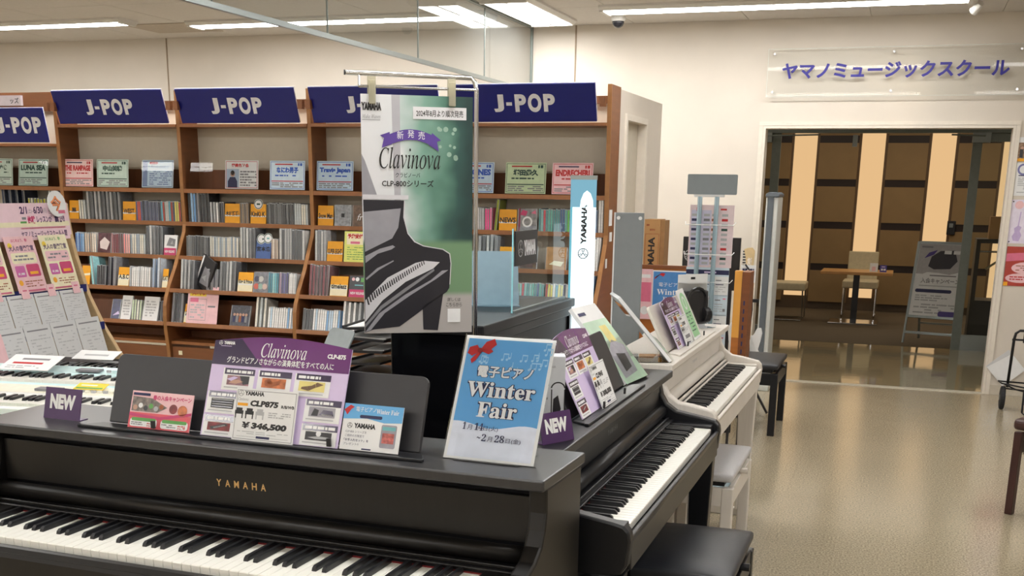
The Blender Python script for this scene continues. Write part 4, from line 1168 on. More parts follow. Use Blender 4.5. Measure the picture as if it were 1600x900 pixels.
# ------------------------------------------------------------------ benches
def stool(label, x0, x1, y0, y1, zt, body, leather, group='piano stools'):
    t = thing('piano_stool', label, 'stool', ((x0 + x1) / 2, (y0 + y1) / 2, 0), 0, group)
    a, c = (x1 - x0) / 2, (y1 - y0) / 2
    bb = MB(leather)
    n = 7
    vs = []; fs = []
    for i in range(n):
        for j in range(n):
            u, v = -1 + 2 * i / (n - 1), -1 + 2 * j / (n - 1)
            dome = 0.016 * (1 - u ** 4) * (1 - v ** 4)
            vs.append((u * a, v * c, zt - 0.016 + dome))
    for i in range(n - 1):
        for j in range(n - 1):
            fs.append((i * n + j, (i + 1) * n + j, (i + 1) * n + j + 1, i * n + j + 1))
    bb.add(vs, fs)
    edge = [(i * n) for i in range(n)] + [((n - 1) * n + j) for j in range(1, n)] + [(i * n + n - 1) for i in range(n - 2, -1, -1)] + [j for j in range(n - 2, 0, -1)]
    o0 = len(bb.v)
    for e in edge:
        p = bb.v[e]; bb.v.append((p[0] * 0.985, p[1] * 0.985, zt - 0.05))
    for k in range(len(edge)):
        k2 = (k + 1) % len(edge)
        bb.f.append([edge[k], edge[k2], o0 + k2, o0 + k]); bb.mi.append(bb.cur)
    bb.f.append([o0 + k for k in range(len(edge))]); bb.mi.append(bb.cur)
    s = bb.build('seat_cushion', t, 0.012, 3, smooth=True)
    bb = MB(black_plastic); bb.box(-a + 0.04, a - 0.04, -c + 0.05, c - 0.05, zt - 0.075, zt - 0.05); bb.build('lift_frame', t)
    za = zt - 0.072
    for sy in (-1, 1):
        bb = MB(body); bb.box(-a + 0.03, a - 0.03, sy * (c - 0.012) - 0.01, sy * (c - 0.012) + 0.01, za - 0.075, za); bb.build('apron', t, 0.003)
    for sx in (-1, 1):
        bb = MB(body); bb.box(sx * (a - 0.012) - 0.01, sx * (a - 0.012) + 0.01, -c + 0.03, c - 0.03, za - 0.075, za); bb.build('apron', t, 0.003)
        bb = MB(body); bb.cyl((sx * (a - 0.01), 0, zt - 0.06), (sx * (a + 0.02), 0, zt - 0.06), 0.012, n=12); bb.build('height_knob', t)
        for sy in (-1, 1):
            xx, yy = sx * (a - 0.02), sy * (c - 0.022)
            bb = MB(body); bb.prism([(xx - 0.022, yy - 0.022), (xx + 0.022, yy - 0.022), (xx + 0.022, yy + 0.022), (xx - 0.022, yy + 0.022)], 'z', 0.0, za); bb.build('leg', t, 0.004)
    return t
blk_leather = mat('black_leather', S(40, 42, 48), 0.42, noise=0.1, scale=140, bump=0.15)
wht_leather = mat('pale_grey_leather', S(196, 196, 200), 0.4, noise=0.05, scale=140, bump=0.1)
stool('black padded piano stool in the lower right foreground beside the black piano', -0.68, -0.378, 3.07, 3.57, 0.452, satin_black, blk_leather)
stool('white piano stool with pale grey cushion tucked under the white piano', -0.85, -0.548, 4.28, 4.84, 0.452, ash_white, wht_leather)
stool('black piano stool standing in front of the doorway security gate', -1.0, -0.685, 7.16, 7.74, 0.467, satin_black, blk_leather)
# ================================================================== signs and cards on the pianos
photo_hand = mat('photo_hands', S(150, 110, 120), 0.4, noise=0.5, scale=50)
photo_dark = mat('photo_dark', S(38, 38, 42), 0.35, noise=0.3, scale=40)
photo_wood = mat('photo_wood', S(190, 110, 66), 0.4, noise=0.35, scale=70)
photo_gold = mat('photo_gold', S(222, 208, 130), 0.4, noise=0.1, scale=40)
photo_grey = mat('photo_grey', S(150, 148, 158), 0.4, noise=0.15, scale=40)
photo_maroon = mat('photo_maroon', S(120, 40, 44), 0.4, noise=0.35, scale=60)
header_purple = mat('header_purple', S(106, 56, 116), 0.16, noise=0.25, scale=5, coat=0.4)
header_dark = mat('header_dark_purple', S(54, 42, 74), 0.16, noise=0.12, scale=5, coat=0.4)
skin_ink = mat('skin_print', S(190, 150, 130), 0.5)

def piano_panel(loc, rz, tilt, w, label, model='CLP-875', full=True):
    h = w * 0.625
    out = [(-w / 2, 0), (w / 2, 0), (w / 2, h)] + [(w / 2 - w * i / 12, h + w * 0.045 * math.sin(math.pi * i / 12)) for i in range(1, 12)] + [(-w / 2, h)]
    o = card('promotion_sign', label, 'sign', w, h, 0.003, lilac, loc, rz, tilt, out)
    P = Print()
    def U(u): return -w / 2 + u * w
    def V(d): return h * (1 - d)
    hb = V(0.25)
    P.poly([(-w / 2, hb), (w / 2, hb), (w / 2, h)] + out[3:-1] + [(-w / 2, h)], header_purple); P.up()
    P.poly([(-w / 2, hb), (-w * .12, hb), (-w * .30, h + w * .02), (-w / 2, h)], header_dark); P.up()
    P.text(serif('Clavinova', 'italic'), 0.02 * w, V(.145), w * .095, white, w=w * .33)
    P.text('グランドピアノさながらの演奏体験をすべての人に', 0, V(.225), w * .044, white, w=w * .78, bold=.012)
    P.text(model, U(.90), V(.11), w * .030, white, w=w * .13, bold=.05)
    P.fork_logo(U(.045), V(.02), w * .014, white); P.text('YAMAHA', U(.068), V(.035), w * .022, white, w=w * .085, align='l', bold=.05)
    P.rect(U(.05), U(.13), V(.055), V(.05), lilac)
    P.build('header_print', o)
    def tile(u0, u1, d0, d1, photo, shape):
        Q = Print(-0.0003)
        Q.rect(U(u0), U(u1), V(d1), V(d0), white); Q.up()
        Q.rect(U(u0 + .01), U(u1), V(d0 + .065), V(d0), header_dark); Q.up()
        Q.lines(U(u0 + .025), U(u1 - .015), V(d0 + .052), V(d0 + .014), 1, white, random.Random(int(u0 * 100 + d0 * 1000)), .75, 1.0)
        pu0, pu1, pd0, pd1 = u0 + .035, u1 - .035, d0 + .075, d1 - .055
        Q.rect(U(pu0), U(pu1), V(pd1), V(pd0), photo); Q.up()
        du, dd = pu1 - pu0, pd1 - pd0
        def q(a, c): return (U(pu0 + du * a), V(pd1 - dd * c))
        if shape == 'hands':
            Q.poly([q(.55, 1), q(1, 1), q(1, .2), q(.75, .1)], photo_dark); Q.poly([q(.1, .2), q(.45, .15), q(.75, .4), q(.5, .6), q(.25, .5)], skin_ink); Q.poly([q(0, .6), q(.3, .9), q(.5, .8), q(.2, .4)], lilac)
        elif shape == 'soundboard':
            Q.poly([q(.15, .2), q(.1, .7), q(.3, .95), q(.45, .6), q(.8, .9), q(.75, .4), q(.4, .1)], brown_ink); Q.poly([q(.25, .35), q(.22, .65), q(.34, .75), q(.5, .4)], photo_wood)
        elif shape == 'grand':
            Q.ring((q(.5, .5))[0], q(.5, .5)[1], w * .028, w * .033, photo_gold); Q.poly([q(.1, .2), q(.4, .05), q(.6, .35), q(.95, .75), q(.7, .95), q(.5, .6), q(.12, .4)], mat('photo_umber', S(110, 84, 60), .4))
        elif shape == 'strings':
            for k in range(4): Q.rect(q(.05, 0)[0], q(.95, 0)[0], q(0, .12 + .24 * k)[1], q(0, .20 + .24 * k)[1], lgrey_ink if k % 2 else header_dark)
        elif shape == 'open':
            Q.poly([q(.2, .1), q(.9, .7), q(.8, .95), q(.1, .4)], photo_dark); Q.poly([q(.3, .25), q(.8, .65), q(.75, .75), q(.25, .4)], white)
        elif shape == 'sofa':
            Q.poly([q(.4, .2), q(.95, .2), q(.9, .7), q(.55, .75)], header_dark); Q.poly([q(.1, .1), q(.35, .1), q(.38, .7), q(.2, .85)], photo_dark); Q.rect(q(.5, 0)[0], q(.9, 0)[0], q(0, .2)[1], q(0, .32)[1], white)
        elif shape == 'wrist':
            Q.poly([q(.1, .3), q(.5, .5), q(.9, .45), q(.8, .2), q(.4, .15)], lgrey_ink); Q.disc(q(.5, .8)[0], q(.5, .8)[1], w * .018, white)
        Q.rect(U(u0 + .02), U(u1 - .04), V(d1 - .022), V(d1 - .035), lgrey_ink)
        Q.build('photo_tile', o)
    tile(.10, .335, .28, .51, photo_hand, 'hands'); tile(.36, .605, .28, .51, photo_wood, 'soundboard')
    if full: tile(.63, .885, .28, .51, photo_gold, 'grand')
    else: tile(.62, .85, .28, .51, photo_gold, 'grand')
    tile(.01, .25, .53, .76, photo_dark, 'strings'); tile(.01, .25, .78, .995, photo_maroon, 'open')
    tile(.73, .985, .53, .76, photo_grey, 'sofa'); tile(.73, .985, .78, .995, photo_dark, 'wrist')
    return o

def price_card(loc, rz, tilt, w, h, label, model, price, suffix):
    o = card('price_card', label, 'price card', w, h, 0.002, white, loc, rz, tilt)
    P = Print(); q = random.Random(9)
    P.frame(-w / 2 + .003, w / 2 - .003, .003, h - .004, .0012, grey_ink)
    P.fork_logo(-w * .42, h * .90, w * .045, grey_ink); P.text('YAMAHA', -w * .36, h * .865, h * .085, black_ink, w=w * .32, align='l', bold=.05)
    P.text(serif('Clavinova', 'italic'), -w * .46, h * .76, h * .06, grey_ink, w=w * .17, align='l')
    P.rect(-w * .46, -w * .29, h * .66, h * .715, orange_card)
    P.text(model, -w * .03, h * .66, h * .12, black_ink, w=w * .46, bold=.06, slant=.12)
    if suffix: P.text(suffix, w * .36, h * .665, h * .06, black_ink, w=w * .21, bold=.04)
    for k, mm in enumerate((black_ink, black_ink, lgrey_ink)):
        x = -w * .42 + k * w * .17
        P.rect(x - w * .07, x + w * .07, h * .50, h * .57, mm); P.rect(x - w * .05, x + w * .05, h * .57, h * .62, mm); P.rect(x - w * .065, x - w * .045, h * .42, h * .5, mm); P.rect(x + w * .045, x + w * .065, h * .42, h * .5, mm)
    P.lines(w * .06, w * .42, h * .46, h * .58, 3, lgrey_ink, q)
    if price:
        P.text('¥ ' + price, 0, h * .21, h * .15, black_ink, w=w * .74, bold=.07, slant=.15)
    else:
        P.rect(-w * .30, w * .30, h * .22, h * .34, grey_ink)
    P.lines(-w * .42, w * .42, h * .12, h * .19, 2, lgrey_ink, q, .4)
    P.rect(-w * .42, w * .42, h * .075, h * .08, grey_ink); P.up(); P.rect(-w * .1, w * .12, h * .055, h * .10, navy_ink)
    P.build('print', o)
    return o

def new_card(loc, rz, tilt, w, h, label):
    o = card('new_tag', label, 'sign card', w, h, 0.002, purple_ink, loc, rz, tilt)
    P = Print(); P.text('NEW', 0, h * .32, h * .48, white, w=w * .70, bold=.06); P.build('lettering', o)
    b = MB(purple_ink); b.box(-w / 2, w / 2, 0.002, 0.03, 0.0, 0.002, Matrix.Rotation(tilt, 4, 'X')); b.build('foot_flap', o)
    b = MB(purple_ink); M = Matrix.Rotation(tilt, 4, 'X'); b.prism([(0.003, 0.003), (0.045, 0.003), (h * 0.31, h * 0.9)], 'x', -0.001, 0.001, M); b.build('back_strut', o)
    return o

def onA(x, y, z=0.0):
    """a point of the rosewood piano's top, given in its own frame"""
    c, s = math.cos(A_RZ), math.sin(A_RZ)
    return (A_LOC[0] + x * c - y * s, A_LOC[1] + x * s + y * c, 0.927 + z)

new_card(onA(-0.553, 0.095), A_RZ - R(2), R(14), 0.113, 0.077, 'purple card reading NEW at the left end of the rosewood piano')
o = card('campaign_card', 'small pink spring campaign card leaning on the rosewood piano music desk', 'card', 0.172, 0.088, 0.002, rose_ink, onA(-0.242, 0.062, 0.0075), A_RZ, R(20))
P = Print(); q = random.Random(5); w, h = .172, .088
P.rect(-w / 2, w / 2, 0, h * .42, mat('coral_ink', S(214, 84, 96), .4)); P.up()
P.rect(-w * .48, -w * .2, h * .88, h * .95, navy_ink); P.poly([(-w * .48, h * .45), (-w * .05, h * .45), (w * .1, h * .6), (-w * .15, h * .82), (-w * .48, h * .85)], mat('photo_group', S(120, 110, 104), .4, noise=.6, scale=90)); P.up()
for k in range(6): P.disc(-w * .42 + k * w * .085, h * (.55 + .06 * (k % 2)), h * .07, (skin_ink, white, photo_dark, green_ink, lgrey_ink, brown_ink)[k])
P.disc(w * .20, h * .58, h * .13, photo_maroon); P.disc(w * .35, h * .55, h * .15, photo_wood)
P.poly([(-w / 2, h * .40), (0, h * .34), (w / 2, h * .52), (w / 2, h * .44), (0, h * .26), (-w / 2, h * .32)], magenta_ink)
P.text('春の入会キャンペーン', w * .16, h * .78, h * .14, magenta_ink, w=w * .62, bold=.03)
for x in (-w * .25, w * .25): P.poly(rrect(x - w * .22, x + w * .22, h * .04, h * .26, .006), white)
P.up()
for x in (-w * .25, w * .25): P.poly(rrect(x - w * .20, x + w * .20, h * .19, h * .28, .004), green_ink); P.text('無料', x + w * .12, h * .06, h * .10, red_ink, w=w * .13, bold=.05); P.lines(x - w * .2, x + w * .03, h * .07, h * .17, 2, grey_ink, q)
P.build('print', o)
piano_panel(onA(0.056, 0.058, 0.0075), A_RZ, R(21), 0.356, 'large purple and lilac display panel leaning on the rosewood piano')
price_card(onA(0.048, 0.048, 0.0075), A_RZ + R(1), R(17), 0.157, 0.118, 'white price card on the large purple panel, rosewood piano', 'CLP875', '346,500', 'R/B/WB')
o = card('gift_card', 'small blue and white winter gift card leaning right of the large purple panel', 'card', 0.143, 0.102, 0.002, white, onA(0.308, 0.062, 0.0075), A_RZ, R(20))
w, h = .143, .102; P = Print()
P.poly([(-w / 2, h), (-w / 2, h * .66), (-w * .1, h * .70), (w * .2, h * .63), (w / 2, h * .66), (w / 2, h)], sky_ink); P.up()
P.poly([(-w * .5, h * .86), (-w * .40, h * .97), (-w * .33, h * .93), (-w * .38, h * .88), (-w * .44, h * .75)], red_ink); P.poly(rrect(-w * .22, w * .16, h * .70, h * .77, .003), navy_ink)
P.text('電子ピアノ', -w * .13, h * .84, h * .10, white, w=w * .34); P.text(serif('Winter Fair'), w * .24, h * .82, h * .10, white, w=w * .38)
P.fork_logo(-w * .37, h * .525, h * .06, black_ink); P.text('YAMAHA', -w * .30, h * .475, h * .11, black_ink, w=w * .37, align='l', bold=.06)
P.text('CLP-800 シリーズを', -w * .43, h * .37, h * .055, navy_ink, w=w * .36, align='l'); P.text('ご成約の方限定で', -w * .43, h * .28, h * .055, navy_ink, w=w * .33, align='l'); P.text('「お手入れセット」を', -w * .44, h * .185, h * .06, navy_ink, w=w * .42, align='l', bold=.02); P.text('プレゼント!!', -w * .44, h * .10, h * .055, navy_ink, w=w * .26, align='l')
P.poly(rrect(w * .17, w * .43, h * .10, h * .60, .004), photo_grey); P.up(); P.rect(w * .20, w * .40, h * .2, h * .42, mat('photo_brick', S(176, 90, 84), .4, noise=.5, scale=120)); P.rect(w * .19, w * .41, h * .48, h * .56, teal_ink)
P.rect(-w * .12, w * .04, h * .02, h * .05, navy_ink); P.build('print', o)

# A4 winter fair sign in an L-shaped acrylic stand
wf = thing('acrylic_sign', 'blue and white A4 winter fair sign in a clear acrylic stand on the rosewood piano', 'sign', onA(0.572, 0.10), A_RZ - R(1))
Mw = Matrix.Rotation(-R(27), 4, 'X')
w, h = 0.208, 0.282
b = MB(white); b.box(-w / 2, w / 2, 0, .002, .002, h, Mw); sh = b.build('sheet', wf)
b = MB(acrylic); b.add([(-w / 2 - .004, -.003, 0), (w / 2 + .004, -.003, 0), (w / 2 + .004, -.003, h + .004), (-w / 2 - .004, -.003, h + .004)], [(0, 1, 2, 3)], Mw); b.box(-w / 2 - .004, w / 2 + .004, .0032, .005, 0, h + .004, Mw); b.build('clear_sleeve', wf)
b = MB(acrylic); b.add([(-.075, -.012, 0), (.075, -.012, 0), (.075, -.012, .055), (-.075, -.012, .055)], [(0, 1, 2, 3)], Mw); b.box(-.075, .075, -.011, .11, 0, .002); b.build('stand_foot', wf)
P = Print(-.0002); mg = .007
wave = [(-w / 2 + mg + (w - 2 * mg) * i / 14, h * .285 + .006 * math.sin(1.1 + i * .55)) for i in range(15)]
P.poly(wave + [(w / 2 - mg, h - mg), (-w / 2 + mg, h - mg)], sky_ink); P.poly([(-w / 2 + mg, mg), (w / 2 - mg, mg)] + wave[::-1], mat('pale_snow', S(222, 228, 242), .4)); P.up()
q = random.Random(21)
note = mat('note_pale_blue', S(168, 212, 240), .4)
for k in range(22):
    x = -w * .30 + q.random() * w * .72; z = h * (.70 + q.random() * .24)
    if x < -w * .1 and z > h * .84: continue
    P.disc(x, z, .0028, note, 8); P.rect(x + .002, x + .0034, z, z + .013, note)
    if k % 2: P.disc(x + .011, z + .001, .0028, note, 8); P.rect(x + .013, x + .0144, z + .001, z + .014, note); P.rect(x + .002, x + .0144, z + .012, z + .015, note)
P.up()
def outlined(s, x, z, hh, ww, bold):
    P.text(s, x, z - .0008, hh + .0016, navy_ink, w=ww + .003, bold=bold + .05); P.up(); P.text(s, x, z, hh, white, w=ww, bold=bold); P.up()
outlined('電子ピアノ', .002, h * .665, h * .095, w * .62, .03)
outlined(serif('Winter'), .0, h * .505, h * .125, w * .76, .01)
outlined(serif('Fair'), .0, h * .345, h * .125, w * .44, .01)
# red bow
P.poly([(-.064, .247), (-.074, .260), (-.091, .254), (-.094, .240), (-.082, .234)], red_ink); P.poly([(-.066, .248), (-.054, .268), (-.036, .276), (-.029, .263), (-.042, .250)], red_ink)
P.poly([(-.068, .245), (-.084, .226), (-.080, .217), (-.072, .224), (-.062, .243)], red_ink); P.poly([(-.062, .246), (-.044, .240), (-.034, .247), (-.040, .252), (-.060, .252)], red_ink); P.up(); P.disc(-.0655, .2475, .006, mat('deep_red_ink', S(150, 20, 26), .5), 10)
for s_, x, z, hh, ww in ((serif('1'), -.068, .068, .016, .007), ('月', -.055, .068, .011, .011), (serif('14'), -.034, .068, .016, .020), ('日(火)', -.006, .067, .012, .034), ('~', -.030, .050, .004, .008), (serif('2'), -.018, .045, .016, .010), ('月', -.004, .045, .011, .011), (serif('28'), .018, .045, .016, .022), ('日(金)', .050, .044, .012, .034)):
    P.text(s_, x, z, hh, navy_ink, w=ww)
pr = P.build('print', sh); pr.rotation_euler = (-R(27), 0, 0)

# ------------------------------------------------------------------ things on the black piano
ZB = 0.8955
new_card((-0.757, 2.595, ZB), R(62), R(14), 0.108, 0.075, 'purple card reading NEW on the black piano, beside the winter fair sign')
piano_panel((-0.768, 3.03, ZB + 0.0075), R(90), R(26), 0.352, 'purple and lilac display panel leaning on the black piano', 'CLP-845', False)
price_card((-0.756, 3.10, ZB + 0.0075), R(90), R(22), 0.16, 0.125, 'white price card standing before the lilac panel on the black piano', 'CLP845', '308,000', '')
hb = thing('headphone_box', 'pale grey headphone box with a hanging tab, standing on the black piano', 'box', (-0.828, 2.755, ZB), R(20))
box_grey = mat('box_pale_grey', S(196, 200, 206), 0.35, noise=0.03)
b = MB(box_grey); b.box(-0.036, 0.036, 0, 0.055, 0, 0.185); b.build('carton', hb, 0.002)
b = MB(box_grey); b.box(-0.060, 0.0, 0.05, 0.053, 0.150, 0.222); tab = b.build('hang_tab', hb)
b = MB(black_ink); b.box(-0.036, -0.02, 0.0485, 0.05, 0.198, 0.207); b.build('tab_hole', tab)
P = Print(); P.text('YAMAHA', -.006, .155, .006, grey_ink, w=.034); P.lines(-.03, -.006, .05, .12, 4, grey_ink, q, .35); P.poly([(.004, .02), (.020, .015), (.026, .05), (.018, .085), (.006, .075)], photo_dark); P.ring(.018, .10, .016, .0195, black_ink, 14, 10, 170); P.rect(.0335, .036, .04, .10, black_ink); P.rect(-.0, .003, .04, .10, black_ink); P.build('print', hb)

def leaflet_stand(loc, rz, label, flip=False):
    t = thing('leaflet_stand', label, 'leaflet holder', loc, rz)
    Ml = Matrix.Rotation(-R(41), 4, 'X')
    w, h = 0.215, 0.30
    b = MB(acrylic)
    for q_ in (((.007), h * .92), (-.015, .10)):
        b.add([(-w / 2, q_[0], 0), (w / 2, q_[0], 0), (w / 2, q_[0], q_[1]), (-w / 2, q_[0], q_[1])], [(0, 1, 2, 3)], Ml)
    b.add([(-w / 2, -.015, 0), (w / 2, -.015, 0), (w / 2, .007, 0), (-w / 2, .007, 0)], [(0, 1, 2, 3)], Ml)
    b.build('clear_pocket', t)
    b = MB(acrylic)
    for x in (-w / 2, w / 2 - .002):
        b.add([(x, .012, .002), (x, .15, .002), (x, .012 + .165 * .80, .150)], [(0, 1, 2)])
    b.box(-w / 2, w / 2, 0, .15, 0, .002)
    b.build('clear_base', t)
    b = MB(white); b.box(-.104, .104, -.008, .004, .004, h, Ml); lf = b.build('leaflet', t)
    P = Print(-.0083)
    P.rect(-.104, .104, .0, h * .80, mat('leaf_print_green', S(186, 214, 190), .35, noise=.2, scale=12)); P.rect(-.104, .104, .08, .16, mat('leaf_print_pale', S(214, 220, 214), .35)); P.up(); P.rect(-.09, -.03, h * .88, h * .92, navy_ink); P.rect(.0, .06, h * .5, h * .72, photo_gold)
    P.poly([(-.08, .02), (.05, .03), (.09, .13), (.02, .16), (-.06, .12)], photo_grey); P.up(); P.poly([(-.04, .04), (.03, .05), (.05, .10), (-.02, .11)], photo_dark)
    pr = P.build('print', lf); pr.rotation_euler = (-R(41), 0, 0)
    return t
leaflet_stand((-0.785, 3.56, ZB), R(84), 'clear leaflet stand with green and white brochures on the black piano')
leaflet_stand((-0.80, 4.11, ZB), R(112), 'clear leaflet stand seen edge-on at the near end of the white piano')
# ------------------------------------------------------------------ things on the white piano
piano_panel((-0.790, 4.47, ZB + 0.0075), R(90), R(26), 0.30, 'small purple and lilac display panel leaning on the white piano', 'CLP-835', False)
price_card((-0.778, 4.50, ZB + 0.0075), R(90), R(22), 0.15, 0.12, 'white price card before the small panel on the white piano', 'CLP835', '', '')
o = card('green_card', 'tall white card with a green oval leaning on the white piano', 'card', 0.15, 0.215, 0.002, white, (-0.782, 4.70, ZB + 0.0075), R(90), R(25))
P = Print(); lg = mat('leaf_green_ink', S(156, 208, 160), .4); P.poly(rrect(-.065, .065, .01, .20, .06, 'cd', 6), lg); P.up(); P.ring(0, .155, .02, .03, white); P.lines(-.05, .05, .03, .12, 6, dgreen_ink, q, .35); P.build('print', o)
hp = thing('headphone_pack', 'black headphones in a clear hanging pack at the far end of the white piano', 'headphones', (-0.86, 5.12, ZB), R(50))
b = MB(glass('clear_pack', (.95, .96, .97), .05, ior=1.2)); b.box(-.085, .085, -.03, .045, 0, .20); b.build('clear_shell', hp)
b = MB(black_plastic); b.box(-.07, .07, .012, .04, .012, .165); b.build('foam_insert', hp, .01)
b = MB(white); b.box(-.085, .085, .046, .048, 0, .235); bc = b.build('backing_card', hp); b = MB(black_ink); b.box(-.012, .012, .0445, .046, .212, .222); b.build('tab_hole', bc)
b = MB(black_plastic); b.tube([(-.055 , .01, .06)] + [(-.055 * math.cos(R(a)), .01, .12 + .055 * math.sin(R(a))) for a in range(0, 181, 20)] + [(.055, .01, .06)], .008, 6); b.build('headband', hp)
for s in (-1, 1):
    b = MB(black_plastic); b.cyl((s * .066, .01, .055), (s * .036, .01, .055), .036, .032, 14); b.build('ear_cup', hp, .004)
# ================================================================== hanging banner on a chrome stand
BN = thing('hanging_banner', 'tall hanging banner showing a black grand piano on a green background', 'banner', (-1.246, 2.872, 1.105), R(32))
bw_, bh_ = 0.296, 0.618
b = MB(mat('banner_cloth', S(222, 222, 226), 0.35, noise=0.01)); b.box(-bw_ / 2, bw_ / 2, 0, 0.0012, 0, bh_); sheet = b.build('banner_sheet', BN)
ban_green = mat('banner_green', S(60, 104, 92), 0.3, noise=0.45, scale=7, col2=S(150, 190, 176))
ban_low = mat('banner_low_green', S(104, 140, 108), 0.3, noise=0.15, scale=6)
ban_haze = mat('banner_haze', S(190, 206, 208), 0.3, noise=0.06, scale=9)
ban_white = mat('banner_white', S(216, 217, 222), 0.3, noise=0.03, scale=9)
ban_grey = mat('banner_pillar_grey', S(176, 176, 184), 0.3, noise=0.03)
ban_floor = mat('banner_floor', S(172, 168, 166), 0.3, noise=0.06, scale=9)
ban_dark = mat('banner_piano_black', S(38, 38, 46), 0.28, noise=0.1, scale=6)
ban_mid = mat('banner_piano_grey', S(150, 150, 158), 0.28, noise=0.06)
ban_key = mat('banner_key_white', S(206, 206, 212), 0.28, noise=0.04)
def bz(x, y):
    """print layout: detail drawing coordinates of the lower picture -> banner sheet"""
    px, py = 560 + x / 3.6, 280 + y / 3.6
    t = (py - 148) / 370.0
    xl, xr = 560 + 25 * t, 740 + 9 * t
    u = (px - xl) / (xr - xl)
    v = (py - 148) / (382 - 22 * u)
    return (-bw_ / 2 + bw_ * min(1, max(0, u)), bh_ * (1 - min(1, max(0, v))))
def bp(pts): return [bz(*p) for p in pts]
def uv(u, v): return (-bw_ / 2 + bw_ * u, bh_ * (1 - v))
def banner_mat():
    m = bpy.data.materials.new('banner_picture'); m.use_nodes = True
    nt = m.node_tree; bs = nt.nodes['Principled BSDF']; bs.inputs['Roughness'].default_value = 0.32
    tc = nt.nodes.new('ShaderNodeTexCoord'); sx = nt.nodes.new('ShaderNodeSeparateXYZ')
    nz = nt.nodes.new('ShaderNodeTexNoise'); nz.inputs['Scale'].default_value = 9.0; nz.inputs['Detail'].default_value = 2.0
    nt.links.new(tc.outputs['Object'], sx.inputs[0]); nt.links.new(tc.outputs['Object'], nz.inputs['Vector'])
    ma = nt.nodes.new('ShaderNodeMath'); ma.operation = 'MULTIPLY_ADD'; ma.inputs[1].default_value = 0.16; nt.links.new(nz.outputs[0], ma.inputs[0]); nt.links.new(sx.outputs[0], ma.inputs[2])
    mr = nt.nodes.new('ShaderNodeMapRange'); mr.inputs[1].default_value = -0.07; mr.inputs[2].default_value = 0.228; nt.links.new(ma.outputs[0], mr.inputs[0])
    rp = nt.nodes.new('ShaderNodeValToRGB'); cr = rp.color_ramp
    cr.elements[0].position = 0.0; cr.elements[0].color = (*S(220, 221, 226), 1)
    cr.elements[1].position = 1.0; cr.elements[1].color = (*S(36, 62, 62), 1)
    for p_, c_ in ((.30, S(214, 218, 222)), (.42, S(176, 196, 192)), (.56, S(124, 164, 150)), (.72, S(84, 126, 112)), (.86, S(48, 82, 78))):
        el = cr.elements.new(p_); el.color = (*c_, 1)
    nt.links.new(mr.outputs[0], rp.inputs[0])
    lo_ = nt.nodes.new('ShaderNodeMapRange'); lo_.interpolation_type = 'SMOOTHSTEP'; lo_.inputs[1].default_value = 0.255; lo_.inputs[2].default_value = 0.235; nt.links.new(sx.outputs[2], lo_.inputs[0])
    m1 = nt.nodes.new('ShaderNodeMixRGB'); m1.inputs[2].default_value = (*S(112, 146, 112), 1); nt.links.new(lo_.outputs[0], m1.inputs[0]); nt.links.new(rp.outputs[0], m1.inputs[1])
    fl_ = nt.nodes.new('ShaderNodeMapRange'); fl_.interpolation_type = 'SMOOTHSTEP'; fl_.inputs[1].default_value = 0.115; fl_.inputs[2].default_value = 0.095; nt.links.new(sx.outputs[2], fl_.inputs[0])
    m2 = nt.nodes.new('ShaderNodeMixRGB'); m2.inputs[2].default_value = (*S(174, 170, 168), 1); nt.links.new(fl_.outputs[0], m2.inputs[0]); nt.links.new(m1.outputs[0], m2.inputs[1])
    nt.links.new(m2.outputs[0], bs.inputs['Base Color'])
    return m
P = Print(-0.0002)
P.rect(-bw_ / 2, bw_ / 2, 0, bh_, banner_mat()); P.up()
P.poly([uv(.27, 0), uv(.345, 0), uv(.345, .46), uv(.29, .46)], ban_grey); P.poly([uv(.0, .24), uv(.03, .27), uv(.14, .42), uv(.0, .42)], ban_mid)
rb = random.Random(4)
for k in range(12): P.disc(*uv(.66 + rb.random() * .2, .12 + rb.random() * .16), .003 + .004 * rb.random(), mat('banner_bokeh', S(150, 180, 166), 0.3), 12)
P.build('background_print', sheet)
P = Print(-0.0012)
P.poly(bp([(45, 115), (272, 105), (272, 200), (300, 290), (340, 335), (390, 355), (500, 365), (538, 385), (548, 440), (545, 580), (530, 605), (280, 835), (140, 870), (95, 895), (85, 720), (70, 450)]), ban_dark)
P.poly(bp([(400, 700), (512, 615), (490, 833), (410, 838)]), ban_dark); P.up()
P.poly(bp([(50, 185), (256, 150), (246, 260), (215, 325), (70, 415)]), ban_mid); P.poly(bp([(40, 85), (296, 74), (296, 99), (40, 112)]), ban_key)
P.poly(bp([(72, 440), (150, 390), (220, 364), (234, 372), (215, 388), (140, 420), (76, 480)]), ban_mid); P.poly(bp([(82, 570), (140, 505), (228, 450), (230, 456), (150, 515), (86, 580)]), ban_mid)
P.poly(bp([(86, 700), (200, 555), (350, 455), (400, 438), (486, 438), (450, 478), (300, 570), (180, 690), (92, 830)]), ban_key)
P.poly(bp([(95, 892), (165, 770), (300, 645), (440, 545), (500, 485), (536, 478), (470, 535), (330, 645), (195, 765), (125, 875)]), ban_mid); P.up()
P.poly(bp([(90, 850), (170, 725), (300, 605), (455, 478), (458, 490), (310, 620), (180, 740), (94, 865)]), grey_ink)
for k in range(27):
    t = k / 26.0; x = 92 + 300 * t; y = 690 - 250 * t ** 0.82; wd = 7 - 2.5 * t; ln = 34 - 16 * t
    P.poly(bp([(x, y), (x + wd, y - wd * .6), (x + wd + ln * .35, y + ln), (x + ln * .3, y + ln + wd * .4)]), ban_dark)
P.up(); P.poly(bp([(272, 105), (276, 105), (277, 200), (303, 287), (343, 331), (392, 351), (502, 361), (543, 383), (552, 440), (549, 560), (545, 560), (547, 440), (538, 387), (500, 366), (390, 356), (339, 336), (299, 291), (272, 200)]), ban_key)
P.build('piano_print', sheet)
